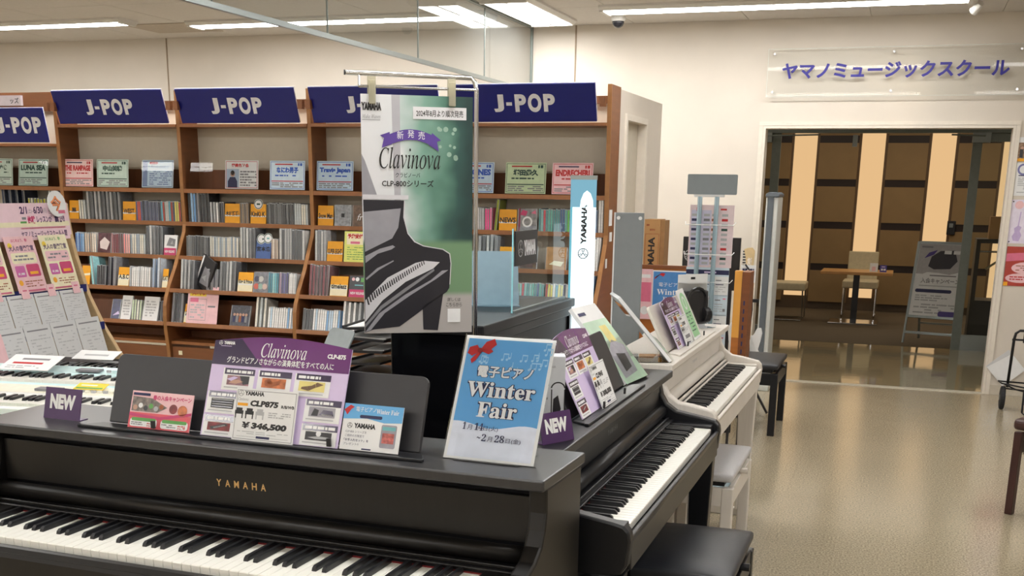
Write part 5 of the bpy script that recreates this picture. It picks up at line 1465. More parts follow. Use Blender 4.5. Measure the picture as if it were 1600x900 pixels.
P = Print(-0.0016)
P.rect(uv(.46, 0)[0], uv(.94, 0)[0], uv(0, .095)[1], uv(0, .045)[1], ban_white); P.rect(uv(.77, 0)[0], uv(.89, 0)[0], uv(0, .955)[1], uv(0, .895)[1], white); P.up()
P.text('2024年8月より順次発売', uv(.70, 0)[0], uv(0, .085)[1], .0175, black_ink, w=.125, bold=.012)
P.text('YAMAHA', uv(.005, 0)[0], uv(0, .065)[1], .020, black_ink, w=.052, align='l', bold=.06); P.text(serif('Make Waves', 'italic'), uv(.01, 0)[0], uv(0, .097)[1], .010, grey_ink, w=.048, align='l'); P.rect(uv(.01, 0)[0], uv(.17, 0)[0], uv(0, .104)[1], uv(0, .102)[1], grey_ink)
# violet ribbon
rib = mat('ribbon_violet', S(90, 66, 150), 0.35)
P.poly([uv(.18, .215), uv(.20, .175), uv(.165, .165), uv(.25, .15), uv(.27, .20)], rib); P.poly([uv(.60, .20), uv(.63, .15), uv(.71, .18), uv(.675, .185), uv(.69, .225)], rib)
top = [uv(.22 + .44 * i / 8, .165 - .028 * math.sin(math.pi * i / 8)) for i in range(9)]; low = [uv(.22 + .44 * i / 8, .208 - .028 * math.sin(math.pi * i / 8)) for i in range(9)]
P.up(); P.poly(top + low[::-1], rib); P.up(); P.text('新', uv(.345, 0)[0], uv(0, .178)[1], .020, white, w=.017); P.text('発', uv(.44, 0)[0], uv(0, .172)[1], .020, white, w=.017); P.text('売', uv(.535, 0)[0], uv(0, .178)[1], .020, white, w=.017)
P.text(serif('Clavinova', 'italic'), uv(.43, 0)[0], uv(0, .30)[1], .055, black_ink, w=.162)
P.text('クラビノーバ', uv(.41, 0)[0], uv(0, .335)[1], .012, black_ink, w=.065); P.text('CLP-800シリーズ', uv(.41, 0)[0], uv(0, .374)[1], .018, black_ink, w=.138, bold=.015)
P.text('詳しくは', uv(.83, 0)[0], uv(0, .862)[1], .010, black_ink, w=.036); P.text('こちらから', uv(.83, 0)[0], uv(0, .885)[1], .010, black_ink, w=.044)
P.build('lettering', sheet)
for x in (-0.118, 0.092):
    b = MB(glass('clip_plastic', (.85, .84, .74), .05, haze=.35, hazecol=(.75, .72, .58))) if 'clip_plastic' not in MATS else MB(MATS['clip_plastic'])
    b.box(x - .009, x + .009, -.008, -.002, bh_ - .025, bh_ + .035); b.box(x - .011, x + .011, .004, .010, bh_ - .012, bh_ + .045); b.build('clip', BN, .002)
st = thing('banner_stand', 'chrome pole stand carrying the hanging piano banner', 'stand', (-1.246, 2.872, 0), R(32))
zt = 1.772
b = MB(chrome); b.tube([(0.160, .012, 0.03), (0.160, .012, zt - .03), (0.155, .012, zt - .010), (0.145, .012, zt), (-0.185, .012, zt + .003)], .0062, 10); b.build('pole', st, smooth=True)
b = MB(chrome); b.cyl((0.157, .006, 1.742), (-0.150, .006, 1.742), .0036, n=8); b.cyl((-0.150, .006, 1.740), (-0.150, .012, zt), .003, n=8); b.build('lower_rod', st)
b = MB(black_plastic); b.cyl((-.188, .012, zt + .003), (-.185, .012, zt + .003), .0066, n=10); b.build('end_cap', st)
b = MB(chrome); b.box(0.02, 0.18, -0.16, 0.03, 0.0, 0.012); b.build('base_plate', st, .004)

# ================================================================== black upright cabinet with a glass screen, glowing column
gloss_black = mat('polished_black', S(12, 13, 17), 0.12, noise=0.05, coat=0.3)
CX0, CX1, CY0, CY1, CZ = -1.40, -1.12, 3.02, 3.95, 1.115
cab = thing('display_cabinet', 'polished black display cabinet behind the black piano, carrying the glass screen', 'cabinet', ((CX0 + CX1) / 2, (CY0 + CY1) / 2, 0))
ox_, oy_ = -(CX0 + CX1) / 2, -(CY0 + CY1) / 2
def cb_(name, m, *q, bev=0.004, par=None):
    b = MB(m); b.box(*q); o = b.build(name, par or cab, bev); o.location = (ox_, oy_, 0) if par is None else (0, 0, 0); return o
cb_('body', gloss_black, CX0, CX1 - .012, CY0, CY1, 0, CZ - .03)
cb_('side_board', mat('cabinet_board_black', S(22, 23, 28), .42), CX1 - .012, CX1 - .004, CY0 + .03, CY1 - .03, .1, CZ - .06)
cb_('frame_rail', mat('cabinet_top_black', S(26, 27, 31), .4), CX1 - .012, CX1 + .004, CY0, CY1, CZ - .06, CZ - .03)
cb_('frame_post', gloss_black, CX1 - .012, CX1 + .004, CY1 - .03, CY1, 0, CZ - .06)
cb_('frame_post', gloss_black, CX1 - .012, CX1 + .004, CY0, CY0 + .03, 0, CZ - .06)
cb_('top_board', mat('cabinet_top_black', S(26, 27, 31), .4), CX0 - .01, CX1 + .012, CY0 - .01, CY1 + .01, CZ - .03, CZ)
scr = thing('glass_screen', 'clear glass screen with a black name plate on top of the black cabinet', 'glass screen', (CX1 - .02, 3.35, CZ))
pane_glass = glass('screen_glass', (.84, .92, .95), 0.0, ior=1.15)
edge_glass = mat('glass_edge_aqua', S(150, 214, 226), 0.15)
b = MB(pane_glass); b.add([(0, .006, .004), (0, .57, .004), (0, .57, .262), (0, .006, .262)], [(0, 1, 2, 3)]); b.build('pane', scr, fix=False)
b = MB(pane_glass); b.add([(-.245, 0, .004), (-.006, 0, .004), (-.006, 0, .235), (-.245, 0, .235)], [(0, 1, 2, 3)]); b.build('pane', scr, fix=False)
b = MB(edge_glass); b.box(-.0015, .0025, -.002, .002, .002, .258); b.build('corner_edge', scr)
b = MB(alu); b.box(-.006, .006, 0.006, .57, 0, .008); b.build('pane_channel', scr)
b = MB(black_plastic); b.box(.004, .008, .004, .225, .145, .250); npl = b.build('name_plate', scr)
P = Print(); P.fork_logo(-.062, .052, .026, lgrey_ink); P.text('YAMAHA', -.030, .028, .048, letter_silver, w=.122, align='l', bold=.07); o = P.build('lettering', npl); o.location = (.0085, .1145, .145); o.rotation_euler = (0, 0, R(90))

col = thing('light_column', 'tall illuminated white column with vertical lettering behind the black cabinet', 'light column', (-1.118, 4.07, 0), R(15))
col_glow = emis('column_glow', (0.80, 0.96, 1.0), COLUMN)
col_side = emis('column_edge_glow', (0.25, 0.72, 0.86), COLUMN * 0.42)
b = MB(col_glow); b.box(-.038, .046, -.045, -.043, .06, 1.43); b.build('front_face', col)
b = MB(col_side); b.box(-.046, -.038, -.045, .045, .06, 1.43); b.build('edge_face', col)
b = MB(mat('column_body', S(190, 214, 220), .3)); b.box(-.038, .046, -.043, .045, .06, 1.43); b.build('core', col)
b = MB(emis('column_cap_glow', (0.30, 0.62, 0.78), 0.75)); b.box(-.046, .046, -.045, .045, 1.43, 1.525); b.build('cap_face', col)
P = Print(-.0455); P.poly([(-.012, 1.428), (.036, 1.428), (.034, 1.455), (.025, 1.478), (.012, 1.488), (0, 1.478), (-.009, 1.455)], col_glow); P.build('glow_arch', col)
b = MB(alu); b.box(-.048, .048, -.047, .047, 1.525, 1.54); b.build('cap', col)
b = MB(alu); b.box(-.07, .07, -.07, .07, 0, .06); b.build('plinth', col)
P = Print(-.0455); P.text('YAMAHA', .014, 1.300, .020, black_ink, w=.140, align='l', rot=R(90), bold=.05); P.fork_logo(.004, 1.268, .019, black_ink); P.build('lettering', col)

# paper trays sticking out beside the cabinet, and two music stands
tr = thing('paper_tray_rack', 'stack of black paper trays splayed out beside the black cabinet', 'tray rack', (-1.495, 3.16, 0))
b = MB(black_plastic); b.cyl((.045, 0, 0.02), (.045, 0, 1.12), .012); b.lathe([(.042, 0), (.042, .015), (.02, .025)], (.045, 0, 0)); b.build('post', tr)
for k in range(7):
    z = .865 + .036 * k; a = (-12, 14, 3, -4, 0, 2, 6)[k]
    M = Matrix.Translation((.0, 0, z)) @ Matrix.Rotation(R(a), 4, 'Z') @ Matrix.Rotation(R(-4 + (k % 3) * 3), 4, 'Y')
    b = MB(black_plastic); b.box(-.085, .05, -.10, .10, 0, .007, M); b.box(-.088, -.083, -.10, .10, 0, .014, M); ty = b.build('tray', tr)
    if k in (0, 4, 5, 6):
        b = MB(white); b.box(-.074 if k > 4 else -.02, .05, -.09, .09, .0075, .0095, M); b.build('paper', ty)
    b = MB(white); b.box(-.0895, -.088, -.06, -.03, .002, .012, M); b.build('tag', ty)
def music_stand(loc, rz, label, desk_m, h, w=.26, dh=.20, tilt=25):
    t = thing('music_stand', label, 'music stand', loc, rz)
    b = MB(black_plastic); b.cyl((0, .03, .12), (0, .03, h + .06), .009); b.build('pole', t)
    for k in range(3):
        a = R(90 + 120 * k); b = MB(black_plastic); b.tube([(0, .03, .22), (.12 * math.cos(a), .03 + .12 * math.sin(a), .12), (.24 * math.cos(a), .03 + .24 * math.sin(a), .012)], .007, 6); b.build('leg', t)
    M = Matrix.Translation((0, 0, h)) @ Matrix.Rotation(-R(tilt), 4, 'X')
    b = MB(desk_m); b.prism(rrect(-w / 2, w / 2, 0, dh, .015), 'y', 0, .004, M); b.build('desk', t)
    b = MB(black_plastic); b.box(-w / 2, w / 2, -.04, 0, -.004, 0, M); b.box(-w / 2, w / 2, -.042, -.038, 0, .012, M); b.build('tray', t)
    return t
grey_desk = mat('stand_grey', S(112, 120, 122), 0.4, noise=.08)
blue_desk = mat('stand_blue_grey', S(116, 140, 154), 0.4, noise=.06)
music_stand((-1.49, 2.76, 0), R(-28), 'grey music stand behind the rosewood piano desk, left of the banner', grey_desk, .975, .115, .155, 30)
es = thing('desk_easel', 'blue-grey sheet easel on the black cabinet, seen through the glass screen', 'easel', (-1.27, 3.56, CZ), R(24))
b = MB(blue_desk); b.prism(rrect(-.08, .08, .004, .19, .006), 'y', 0, .004, Matrix.Rotation(-R(24), 4, 'X')); b.build('board', es)
b = MB(blue_desk); b.box(-.08, .08, -.03, .0, 0, .004); b.build('ledge', es)
b = MB(black_plastic); b.prism([(.01, .0), (.11, .0), (.075, .15), (.068, .15)], 'x', -.004, .004); b.build('strut', es)

# ================================================================== keyboards and brochure rack at the left
kb_white = mat('keyboard_white', S(226, 228, 226), 0.35, noise=.01)
kb_aqua = mat('keyboard_aqua', S(198, 226, 228), 0.35, noise=.02)
tbl = thing('display_table', 'white display table under the portable keyboards', 'table', (-2.72, 3.19, 0), R(9))
b = MB(kb_white); b.box(-.43, .47, -.30, .42, .70, .735); b.build('table_top', tbl, .004)
for sx in (-.40, .43):
    for sy in (-.26, .38):
        b = MB(alu); b.box(sx - .02, sx + .02, sy - .02, sy + .02, 0, .70); b.build('leg', tbl)
def keyboard(loc, rz, label, body, L, depth, nw, panel_m):
    t = thing('portable_keyboard', label, 'keyboard', loc, rz)
    b = MB(body)
    b.prism([(0, 0), (0, .028), (.012, .034), (.125, .034), (.135, .052), (depth - .02, .064), (depth, .055), (depth, 0)], 'x', -L / 2, L / 2); b.build('body', t, .004)
    kw = (L - .06) / nw
    b = MB(ivory); b.box(-kw / 2 + .0004, kw / 2 - .0004, 0, .112, 0, .010); me = b.mesh('white_key')
    for i in range(nw):
        o = link('white_key', me, t); o.location = (-L / 2 + .03 + kw * (i + .5), .012, .0345)
    b = MB(ebony); b.prism([(0, 0), (.006, .009), (.068, .009), (.068, 0)], 'x', -kw * .28, kw * .28); me = b.mesh('black_key')
    for i in range(nw - 1):
        if 'CDEFGAB'[i % 7] in 'CDFGA':
            o = link('black_key', me, t); o.location = (-L / 2 + .03 + kw * (i + 1), .055, .0445)
    sl = (.064 - .052) / (depth - .155)
    b = MB(panel_m); b.add([(-L / 2 + .2, .15, .0545), (L / 2 - .15, .15, .0545), (L / 2 - .15, depth - .03, .0645), (-L / 2 + .2, depth - .03, .0645)], [(0, 1, 2, 3)]); b.build('control_panel', t, fix=False)
    b = MB(grey_ink); b.box(-.03, .06, depth - .10, depth - .06, .058, .066); b.build('display', t)
    for k in range(10):
        b = MB(panel_m if k % 2 else lgrey_ink); b.box(.09 + k * .022, .104 + k * .022, depth - .095, depth - .085, .058, .0665); b.build('button', t)
    return t
keyboard((-2.74, 2.965, .736), R(9), 'nearer white portable keyboard on the left display table', kb_white, .88, .27, 36, mat('panel_cream', S(232, 230, 214), .4))
keyboard((-2.80, 3.275, .758), R(9), 'pale aqua portable keyboard behind the white one', kb_aqua, .88, .24, 36, kb_aqua)
b = MB(alu); b.box(-.40, .40, 0, .25, 0, .022); o = b.build('riser_board', None, .002); place(o, (-2.80, 3.27, .7355), R(9)); tag(o, 'thin grey riser board under the pale aqua keyboard', 'board')
o = card('yellow_tag', 'yellow and green price tag lying on the white keyboard', 'card', .11, .05, .002, yellow_ink, (-2.62, 3.185, .802), R(9), R(75))
P = Print(); P.rect(-.05, .05, .004, .016, green_ink); P.rect(-.04, .02, .028, .036, white); P.build('print', o)
o = card('price_leaflet', 'white leaflet with red print lying on the aqua keyboard', 'leaflet', .20, .13, .002, white, (-3.01, 3.315, .8265), R(9), R(74))
P = Print(); P.rect(-.05, .06, .085, .10, grey_ink); P.rect(-.07, .05, .05, .065, red_ink); P.lines(-.08, .08, .01, .04, 2, lgrey_ink, random.Random(1)); P.build('print', o)
o = card('price_leaflet', 'white leaflet lying on the black keyboard beyond the aqua one', 'leaflet', .17, .08, .002, white, (-2.93, 3.60, .832), R(9), R(74))
P = Print(); P.rect(-.05, .05, .03, .045, lgrey_ink); P.build('print', o)
keyboard((-2.72, 3.545, .758), R(9), 'black portable keyboard at the back of the left display table', black_plastic, .80, .20, 32, satin_black)
b = MB(mat('green_mat', S(30, 150, 100), .7)); b.box(-.30, .10, 0, .05, 0, .012); o = b.build('green_mat', None, .002); place(o, (-2.72, 2.90, .7355), R(9)); tag(o, 'green felt strip along the front of the display table', 'mat')

rack_wood = mat('rack_pale_wood', S(206, 176, 132), .5, noise=.08, scale=6, stretch=(1, 1, 8))
rack_navy = mat('rack_navy', S(30, 40, 110), .4)
rk = thing('brochure_rack', 'pale wooden brochure rack with navy shelves at the left', 'rack', (-3.5, 3.8, 0))
side = [(-3.52, 0), (-3.52, 1.40), (-3.485, 1.40), (-3.482, 1.353), (-3.47, 1.27), (-3.452, 1.18), (-3.40, 1.01), (-3.33, .873), (-3.262, .768), (-3.20, .68), (-3.17, .5), (-3.17, 0)]
for y in (3.33, 4.195):
    b = MB(rack_wood); b.prism([(x + 3.5, z) for x, z in side], 'y', y - 3.8 - .011, y - 3.8 + .011); b.build('side_panel', rk, .003)
b = MB(rack_wood); b.box(-.03, -.02, -.46, .384, 0, 1.36); b.build('back_panel', rk)
for x, z in ((.085, 1.045), (.165, .885), (.262, .705)):
    b = MB(rack_navy); b.box(-.02, x + .012, -.458, .384, z - .02, z - .008); b.box(x + .004, x + .012, -.458, .384, z - .008, z + .012); b.build('shelf', rk)
def flyer(y, w, x, z, h, base, lab, kind, k):
    o = card('leaflet', lab, 'leaflet', w, h, .0015, base, (x, y, z), R(90), R(15))
    P = Print(); q = random.Random(k)
    if kind == 'flyer':
        P.text('はじめよう、春!', 0, h * .90, h * .06, green_ink if base is cream_ink else magenta_ink, w=w * .55, bold=.02)
        P.disc(-w * .36, h * .84, w * .07, yellow_ink); P.up(); P.text('大人の音楽教室', 0, h * .74, h * .10, purple_ink, w=w * .84, bold=.03)
        P.poly(rrect(-w * .42, w * .42, h * .52, h * .71, .01), cream_ink if base is not cream_ink else rose_ink); P.up(); P.lines(-w * .36, w * .36, h * .56, h * .68, 2, grey_ink, q, .5)
        P.poly(rrect(-w * .40, -w * .08, h * .28, h * .48, .006), mat('orchid_ink', S(196, 96, 160), .45)); P.poly(rrect(-w * .02, w * .42, h * .28, h * .50, .008), magenta_ink); P.up()
        P.text('¥1,980', -w * .24, h * .31, h * .05, white, w=w * .22, bold=.03); P.rect(w * .06, w * .34, h * .32, h * .37, orange_card)
        P.disc(-w * .34, h * .18, w * .07, orange_card); P.lines(-w * .2, w * .4, h * .09, h * .22, 3, brown_ink, q, .4); P.rect(-w * .42, w * .42, h * .02, h * .05, pink_ink)
    else:
        P.rect(-w * .4, w * .4, h * .90, h * .925, grey_ink); P.lines(-w * .36, w * .40, h * .16, h * .84, 12, lgrey_ink, q, .35, .55)
        P.rect(w * .22, w * .36, h * .08, h * .15, grey_ink); P.rect(-w * .1, w * .1, h * .03, h * .05, navy_ink)
        if k % 2: P.rect(-w * .38, -w * .26, h * .10, h * .20, photo_dark)
    P.build('print', o)
lv = ['leftmost', 'second', 'third', 'rightmost']
for i, y in enumerate((3.475, 3.66, 3.855, 4.055)):
    flyer(y, .168, -3.400, 1.047, .232, cream_ink if i % 2 else rose_ink, '%s colourful lesson flyer in the upper row of the brochure rack' % lv[i], 'flyer', 60 + i)
paper_grey = mat('grey_sheet', S(206, 207, 209), .5, noise=.02)
for i in range(4):
    y = 3.575 + .152 * i
    flyer(y, .147, -3.318, .887, .165, paper_grey, '%s white sheet in the middle row of the brochure rack' % lv[i], 'sheet', 70 + i)
    flyer(y - .01, .148, -3.225, .707, .232, paper_grey, '%s white sheet in the bottom row of the brochure rack' % lv[i], 'sheet', 81 + i)
    o = card('pink_tab', '%s small pink tab above the middle row of white sheets' % lv[i], 'tag', .045, .05, .001, rose_ink, (-3.352, y + .03, 1.03), R(90), R(15))
    P = Print(); P.rect(-.012, .012, .03, .036, pink_ink); P.build('print', o)
o = card('leaflet', 'pink leaflet at the lower left corner of the brochure rack', 'leaflet', .13, .22, .0015, rose_ink, (-3.215, 3.445, .707), R(90), R(15))
P = Print(); P.text('したら', .02, .09, .018, black_ink, w=.07); P.rect(-.02, .05, .05, .064, black_ink); P.rect(-.06, .0, .15, .19, white); P.build('print', o)
hd_ = card('header_board', 'pink lesson campaign header board on top of the brochure rack', 'sign', .64, .152, .004, mat('header_pale_pink', S(236, 206, 218), .45, noise=.03), (-3.468, 3.875, 1.252), R(90), R(6))
P = Print(); X0 = -.03
P.rect(-.32, .315, .055, .075, cream_ink); P.up()
H = lambda x: .292 - (.28 - x) * .60
P.text('2/1', H(-.125), .108, .030, purple_ink, w=.042, bold=.03); P.text('(土)~', H(-.055), .108, .022, grey_ink, w=.032); P.text('6/30', H(.02), .108, .030, purple_ink, w=.056, bold=.03); P.text('(月)', H(.088), .108, .022, grey_ink, w=.022); P.text('までの', H(.150), .125, .012, grey_ink, w=.026); P.text('ご体験', H(.150), .106, .016, grey_ink, w=.034)
P.text('体験', H(-.06), .068, .032, magenta_ink, w=.046, bold=.05); P.text('レッスンが', H(.07), .070, .030, purple_ink, w=.092, bold=.03); P.text('無料!!', H(.225), .070, .032, purple_ink, w=.062, bold=.04); P.rect(H(-.15), H(-.11), .085, .095, grey_ink); P.rect(H(-.17), H(-.11), .070, .078, green_ink)
P.rect(H(-.18), H(.28), .046, .054, rose_ink); P.rect(H(-.17), H(.27), .047, .052, pink_ink)
P.text('ヤマノミュージックスクール入間', H(.05), .012, .026, purple_ink, w=.275, bold=.02); P.build('lettering', hd_)
bd = card('round_badge', 'round white badge with an orange character on the brochure rack header corner', 'sign', .11, .11, .003, white, (-3.462, 4.115, 1.345), R(90), R(6), [(.055 * math.cos(R(a)), .055 + .055 * math.sin(R(a))) for a in range(0, 360, 18)])
P = Print(); P.text('今', -.006, .022, .066, brown_ink, w=.066, bold=.05); P.up(); P.text('今', -.006, .022, .066, mat('coral_char', S(236, 150, 100), .5), w=.066, bold=.01); P.rect(0, .042, .014, .028, pink_ink); P.build('print', bd)
# ================================================================== clutter between the white piano and the doorway
gp = thing('grey_panel', 'tall grey upright panel with white screw caps behind the leaflet stands', 'panel', (-1.168, 5.02, 0))
b = MB(mat('panel_grey', S(132, 138, 142), .5, noise=.02)); b.box(-.062, .064, 0, .016, .03, 1.395); b.build('board', gp, .003)
b = MB(white); b.box(-.068, -.062, -.001, .017, .03, 1.395); b.build('edge_strip', gp)
for x in (-.048, .05):
    b = MB(white); b.cyl((x, -.003, 1.372), (x, 0, 1.372), .008, n=12); b.build('screw_cap', gp)
b = MB(alu); b.box(-.1, .1, -.12, .14, 0, .03); b.build('foot', gp, .004)
wood_or = mat('orange_wood', S(176, 106, 42), .45, noise=.1, scale=5, stretch=(1, 1, 8))
wood_dk = mat('brown_wood', S(122, 70, 34), .5, noise=.1, scale=5, stretch=(1, 1, 8))
pbd = thing('poster_board', 'brown wooden notice board carrying two posters beside the leaflet tower', 'notice board', (-1.30, 6.50, 0))
b = MB(wood_or); b.box(-.145, .15, 0, .025, .0, 1.06); b.build('board', pbd)
b = MB(wood_dk); b.box(-.152, .157, -.006, .03, 1.06, 1.078); b.build('top_rail', pbd); b = MB(wood_dk); b.box(.15, .157, -.006, .03, 0, 1.06); b.build('side_rail', pbd); b = MB(wood_dk); b.box(-.16, .17, -.1, .13, 0, .03); b.build('foot', pbd)
o = card('poster', 'small blue winter fair poster with a red bow pinned on the wooden board', 'poster', .205, .285, .002, white, (-1.258, 6.494, .765), 0, 0)
P = Print(); P.rect(-.098, .098, .08, .278, mat('poster_blue', S(72, 132, 196), .4)); P.up(); P.poly([(-.09, .245), (-.06, .26), (-.04, .25), (-.03, .268), (-.05, .272), (-.075, .255), (-.092, .232)], red_ink); P.text('電子ピアノ', 0, .195, .022, white, w=.13); P.text(serif('Winter'), 0, .148, .032, white, w=.15); P.text(serif('Fair'), 0, .105, .032, white, w=.08); P.text(serif('1'), -.06, .05, .014, navy_ink, w=.006); P.rect(-.04, .05, .03, .04, lgrey_ink); P.build('print', o)
o = card('poster', 'pale pink poster pinned left of the small blue poster', 'poster', .085, .285, .002, rose_ink, (-1.402, 6.494, .77), 0, 0)
P = Print(); P.rect(-.03, .035, .10, .21, pink_ink); P.disc(0, .05, .024, white); P.rect(-.03, .03, .235, .255, white); P.build('print', o)
cbx = thing('tall_carton', 'tall brown cardboard carton with vertical lettering leaning by the cream partition door', 'box', (-1.465, 6.98, 0))
b = MB(cardboard); b.box(-.062, .035, 0, .15, 0, 1.32); b.build('carton', cbx)
b = MB(mat('cardboard_side', S(150, 112, 72), .8)); b.box(.036, .062, .01, .15, 0, 1.315); b.build('side_flap', cbx)
P = Print(); P.text('YAMAHA', .005, .955, .040, black_ink, w=.26, align='l', rot=R(90), bold=.04); P.frame(-.055, .03, .9, 1.235, .003, brown_ink); P.lines(-.05, .025, 1.245, 1.3, 2, brown_ink, random.Random(2), .4, .5); P.build('print', cbx)
bb_ = thing('black_board', 'black panel with a round emblem behind the leaflet tower', 'panel', (-1.326, 8.32, 0))
b = MB(black_plastic); b.box(-.206, .206, 0, .03, .80, 1.172); b.build('panel', bb_, .004)
for x in (-.15, .13):
    b = MB(black_plastic); b.box(x, x + .03, .0, .03, 0, .80); b.build('leg', bb_)
b = MB(black_plastic); b.box(-.18, .18, -.14, .16, 0, .02); b.build('base', bb_)
P = Print(-.0005); P.fork_logo(-.152, 1.04, .042, lgrey_ink); P.build('emblem', bb_)

lr = thing('leaflet_tower', 'grey two-pole leaflet tower with a blank grey header plate', 'leaflet rack', (-.935, 5.80, 0))
pole_m = mat('pole_grey_blue', S(120, 140, 148), .4, noise=.03)
b = MB(mat('header_plate_grey', S(140, 150, 156), .45, noise=.02)); b.prism(rrect(-.125, .120, 1.475, 1.572, .006), 'y', -.006, .002); b.build('header_plate', lr)
b = MB(white); b.box(-.09, .06, -.006, .006, 1.463, 1.475); b.build('plate_bracket', lr)
for x in (-.055, .028):
    b = MB(pole_m); b.cyl((x, -.025, .02), (x, -.025, 1.465), .0115, n=12); b.build('pole', lr, smooth=True)
b = MB(pole_m); b.box(-.2, .18, -.18, .18, 0, .02); b.build('base', lr, .004)
lp = mat('sheet_pale_pink', S(232, 214, 220), .5); lb = mat('sheet_pale_blue', S(206, 222, 234), .5)
b = MB(lp); b.box(-.108, .112, .01, .013, 1.12, 1.425); s1 = b.build('price_list', lr)
P = Print(.0095); q = random.Random(8); P.rect(-.1, -.0, 1.13, 1.40, mat('sheet_lavender', S(206, 204, 226), .5)); P.up(); P.text('D', -.07, 1.395, .016, pink_ink, w=.012); P.rect(.045, .075, 1.40, 1.408, red_ink)
for c_, x in enumerate((-.085, -.025, .015, .065)):
    for k in range(11):
        P.rect(x - .012, x + .018, 1.135 + k * .0235, 1.147 + k * .0235, (navy_ink, grey_ink, brown_ink, (red_ink, dgreen_ink, lgrey_ink)[k % 3])[c_] if k % 2 else lgrey_ink)
P.build('print', s1)
for z in (1.33, 1.185, 1.05):
    b = MB(white); b.tube([(-.125, -.005, z + .012), (-.118, -.04, z), (.118, -.04, z), (.125, -.005, z + .012)], .0022, 6); b.build('wire', lr)
b = MB(lb); b.box(-.112, .104, .012, .015, .30, 1.12); s2 = b.build('back_sheet', lr)
P = Print(.0115); P.rect(-.112, .104, 1.085, 1.108, navy_ink); P.up()
for z in (1.092,): P.rect(-.02, .04, z, z + .008, lilac)
P.build('print', s2)
for r_ in range(7):
    for c_ in range(3):
        x = -.075 + .072 * c_; z = .985 - .098 * r_
        b = MB(lb if (r_ + c_) % 2 else white); M = Matrix.Translation((x, .004, z)) @ Matrix.Rotation(R(-5), 4, 'X'); b.box(-.034, .034, -.002, 0, 0, .092, M); cd_ = b.build('leaflet_card', lr)
        P = Print(-.0022); q = random.Random(r_ * 3 + c_); P.rect(-.028, .0, .070, .075, grey_ink); P.rect(-.028, .012, .05, .054, navy_ink if r_ % 2 == 0 else lgrey_ink); P.lines(-.028, .024, .012, .045, 3, lgrey_ink, q, .3)
        if (r_ + c_) % 3 == 0: P.rect(.014, .026, .016, .030, grey_ink)
        if r_ % 2: P.rect(.012, .026, .076, .082, pink_ink)
        o = P.build('print', cd_); o.matrix_local = M

wp_ = thing('wooden_display_post', 'two-tone wooden display post with vertical lettering right of the leaflet tower', 'display stand', (-.845, 6.42, 0))
b = MB(mat('post_amber', S(222, 160, 70), .4, noise=.08, scale=5)); b.box(-.04, .0, 0, .05, .70, 1.068); b.build('upper_panel', wp_)
b = MB(wood_or); b.box(-.04, .0, .002, .05, .50, .70); b.build('lower_panel', wp_)
b = MB(wood_dk); b.box(.001, .045, .0, .16, .50, 1.062); b.build('side_board', wp_)
for x_, y_ in ((-.03, .02), (.03, .02), (.03, .14)):
    b = MB(black_plastic); b.cyl((x_, y_, 0), (x_, y_, .50), .008); b.build('leg', wp_)
P = Print(-.0005); [P.rect(.016, .024, .52 + .045 * k, .545 + .045 * k, navy_ink) for k in range(9)]; P.build('lettering', wp_)

gt = thing('electric_guitar', 'white electric guitar on a stand left of the security gate', 'guitar', (-1.01, 8.02, 0.0), R(8))
gt.scale = (.96, .96, .96)
g_white = mat('guitar_white', S(226, 230, 234), .15, coat=.5, noise=.01)
body = [(0, .215), (.08, .225), (.135, .27), (.15, .34), (.125, .40), (.10, .44), (.115, .50), (.125, .56), (.115, .60), (.085, .595), (.06, .545), (.03, .53), (-.03, .53), (-.055, .56), (-.075, .625), (-.105, .635), (-.125, .59), (-.115, .50), (-.10, .44), (-.125, .39), (-.15, .33), (-.135, .265), (-.08, .225)]
Mg = Matrix.Rotation(R(-10), 4, 'X')
b = MB(g_white); b.prism(body, 'y', -.02, .02, Mg); b.build('body', gt, .006)
b = MB(mat('pickguard', S(206, 212, 216), .3)); b.prism([(-.08, .56), (-.04, .54), (.05, .53), (.09, .42), (.09, .33), (.03, .30), (-.06, .37), (-.09, .47)], 'y', -.024, -.02, Mg); b.build('pickguard', gt)
b = MB(mat('maple_neck', S(206, 168, 110), .35)); b.box(-.021, .021, -.03, -.008, .50, 1.02, Mg); b.build('neck', gt, .003)
b = MB(mat('maple_head', S(216, 190, 140), .35)); b.prism([(-.021, 1.02), (.021, 1.02), (.03, 1.05), (.035, 1.15), (.015, 1.175), (-.02, 1.17), (-.045, 1.16), (-.03, 1.10)], 'y', -.026, -.012, Mg); b.build('headstock', gt, .003)
for k in range(6):
    b = MB(black_plastic); p = Mg @ Vector((-.038 + .0, -.02, 1.045 + .02 * k)); b.cyl((p.x - .012, p.y, p.z), (p.x + .01, p.y, p.z), .006, n=8); b.build('tuner', gt)
b = MB(chrome)
for k in range(6): b.cyl(Mg @ Vector((-.012 + .005 * k, -.032, .34)), Mg @ Vector((-.014 + .0055 * k, -.03, 1.10)), .0008, n=4, cap=False)
b.build('strings', gt)
b = MB(chrome); b.box(-.04, .04, -.03, -.022, .31, .35, Mg); b.build('bridge', gt)
gs_ = thing('guitar_stand', 'black tubular stand holding the white electric guitar', 'stand', (-1.01, 8.02, 0), R(8))
b = MB(black_plastic)
b.tube([(-.18, -.16, .01), (-.07, -.02, .18), (-.07, -.08, .20)], .009, 6); b.tube([(.18, -.16, .01), (.07, -.02, .18), (.07, -.08, .20)], .009, 6); b.tube([(0, .22, .01), (0, .06, .30), (0, -.0, .16)], .009, 6); b.tube([(-.07, -.02, .18), (.07, -.02, .18)], .009, 6); b.build('frame', gs_)
tc_ = thing('tan_carton', 'narrow tan carton with white price cards beside the white guitar', 'box', (-.985, 7.82, 0))
b = MB(mat('tan_speckle', S(206, 170, 130), .7, noise=.25, scale=60)); b.box(-.06, .025, 0, .10, 0, .945); b.build('carton', tc_)
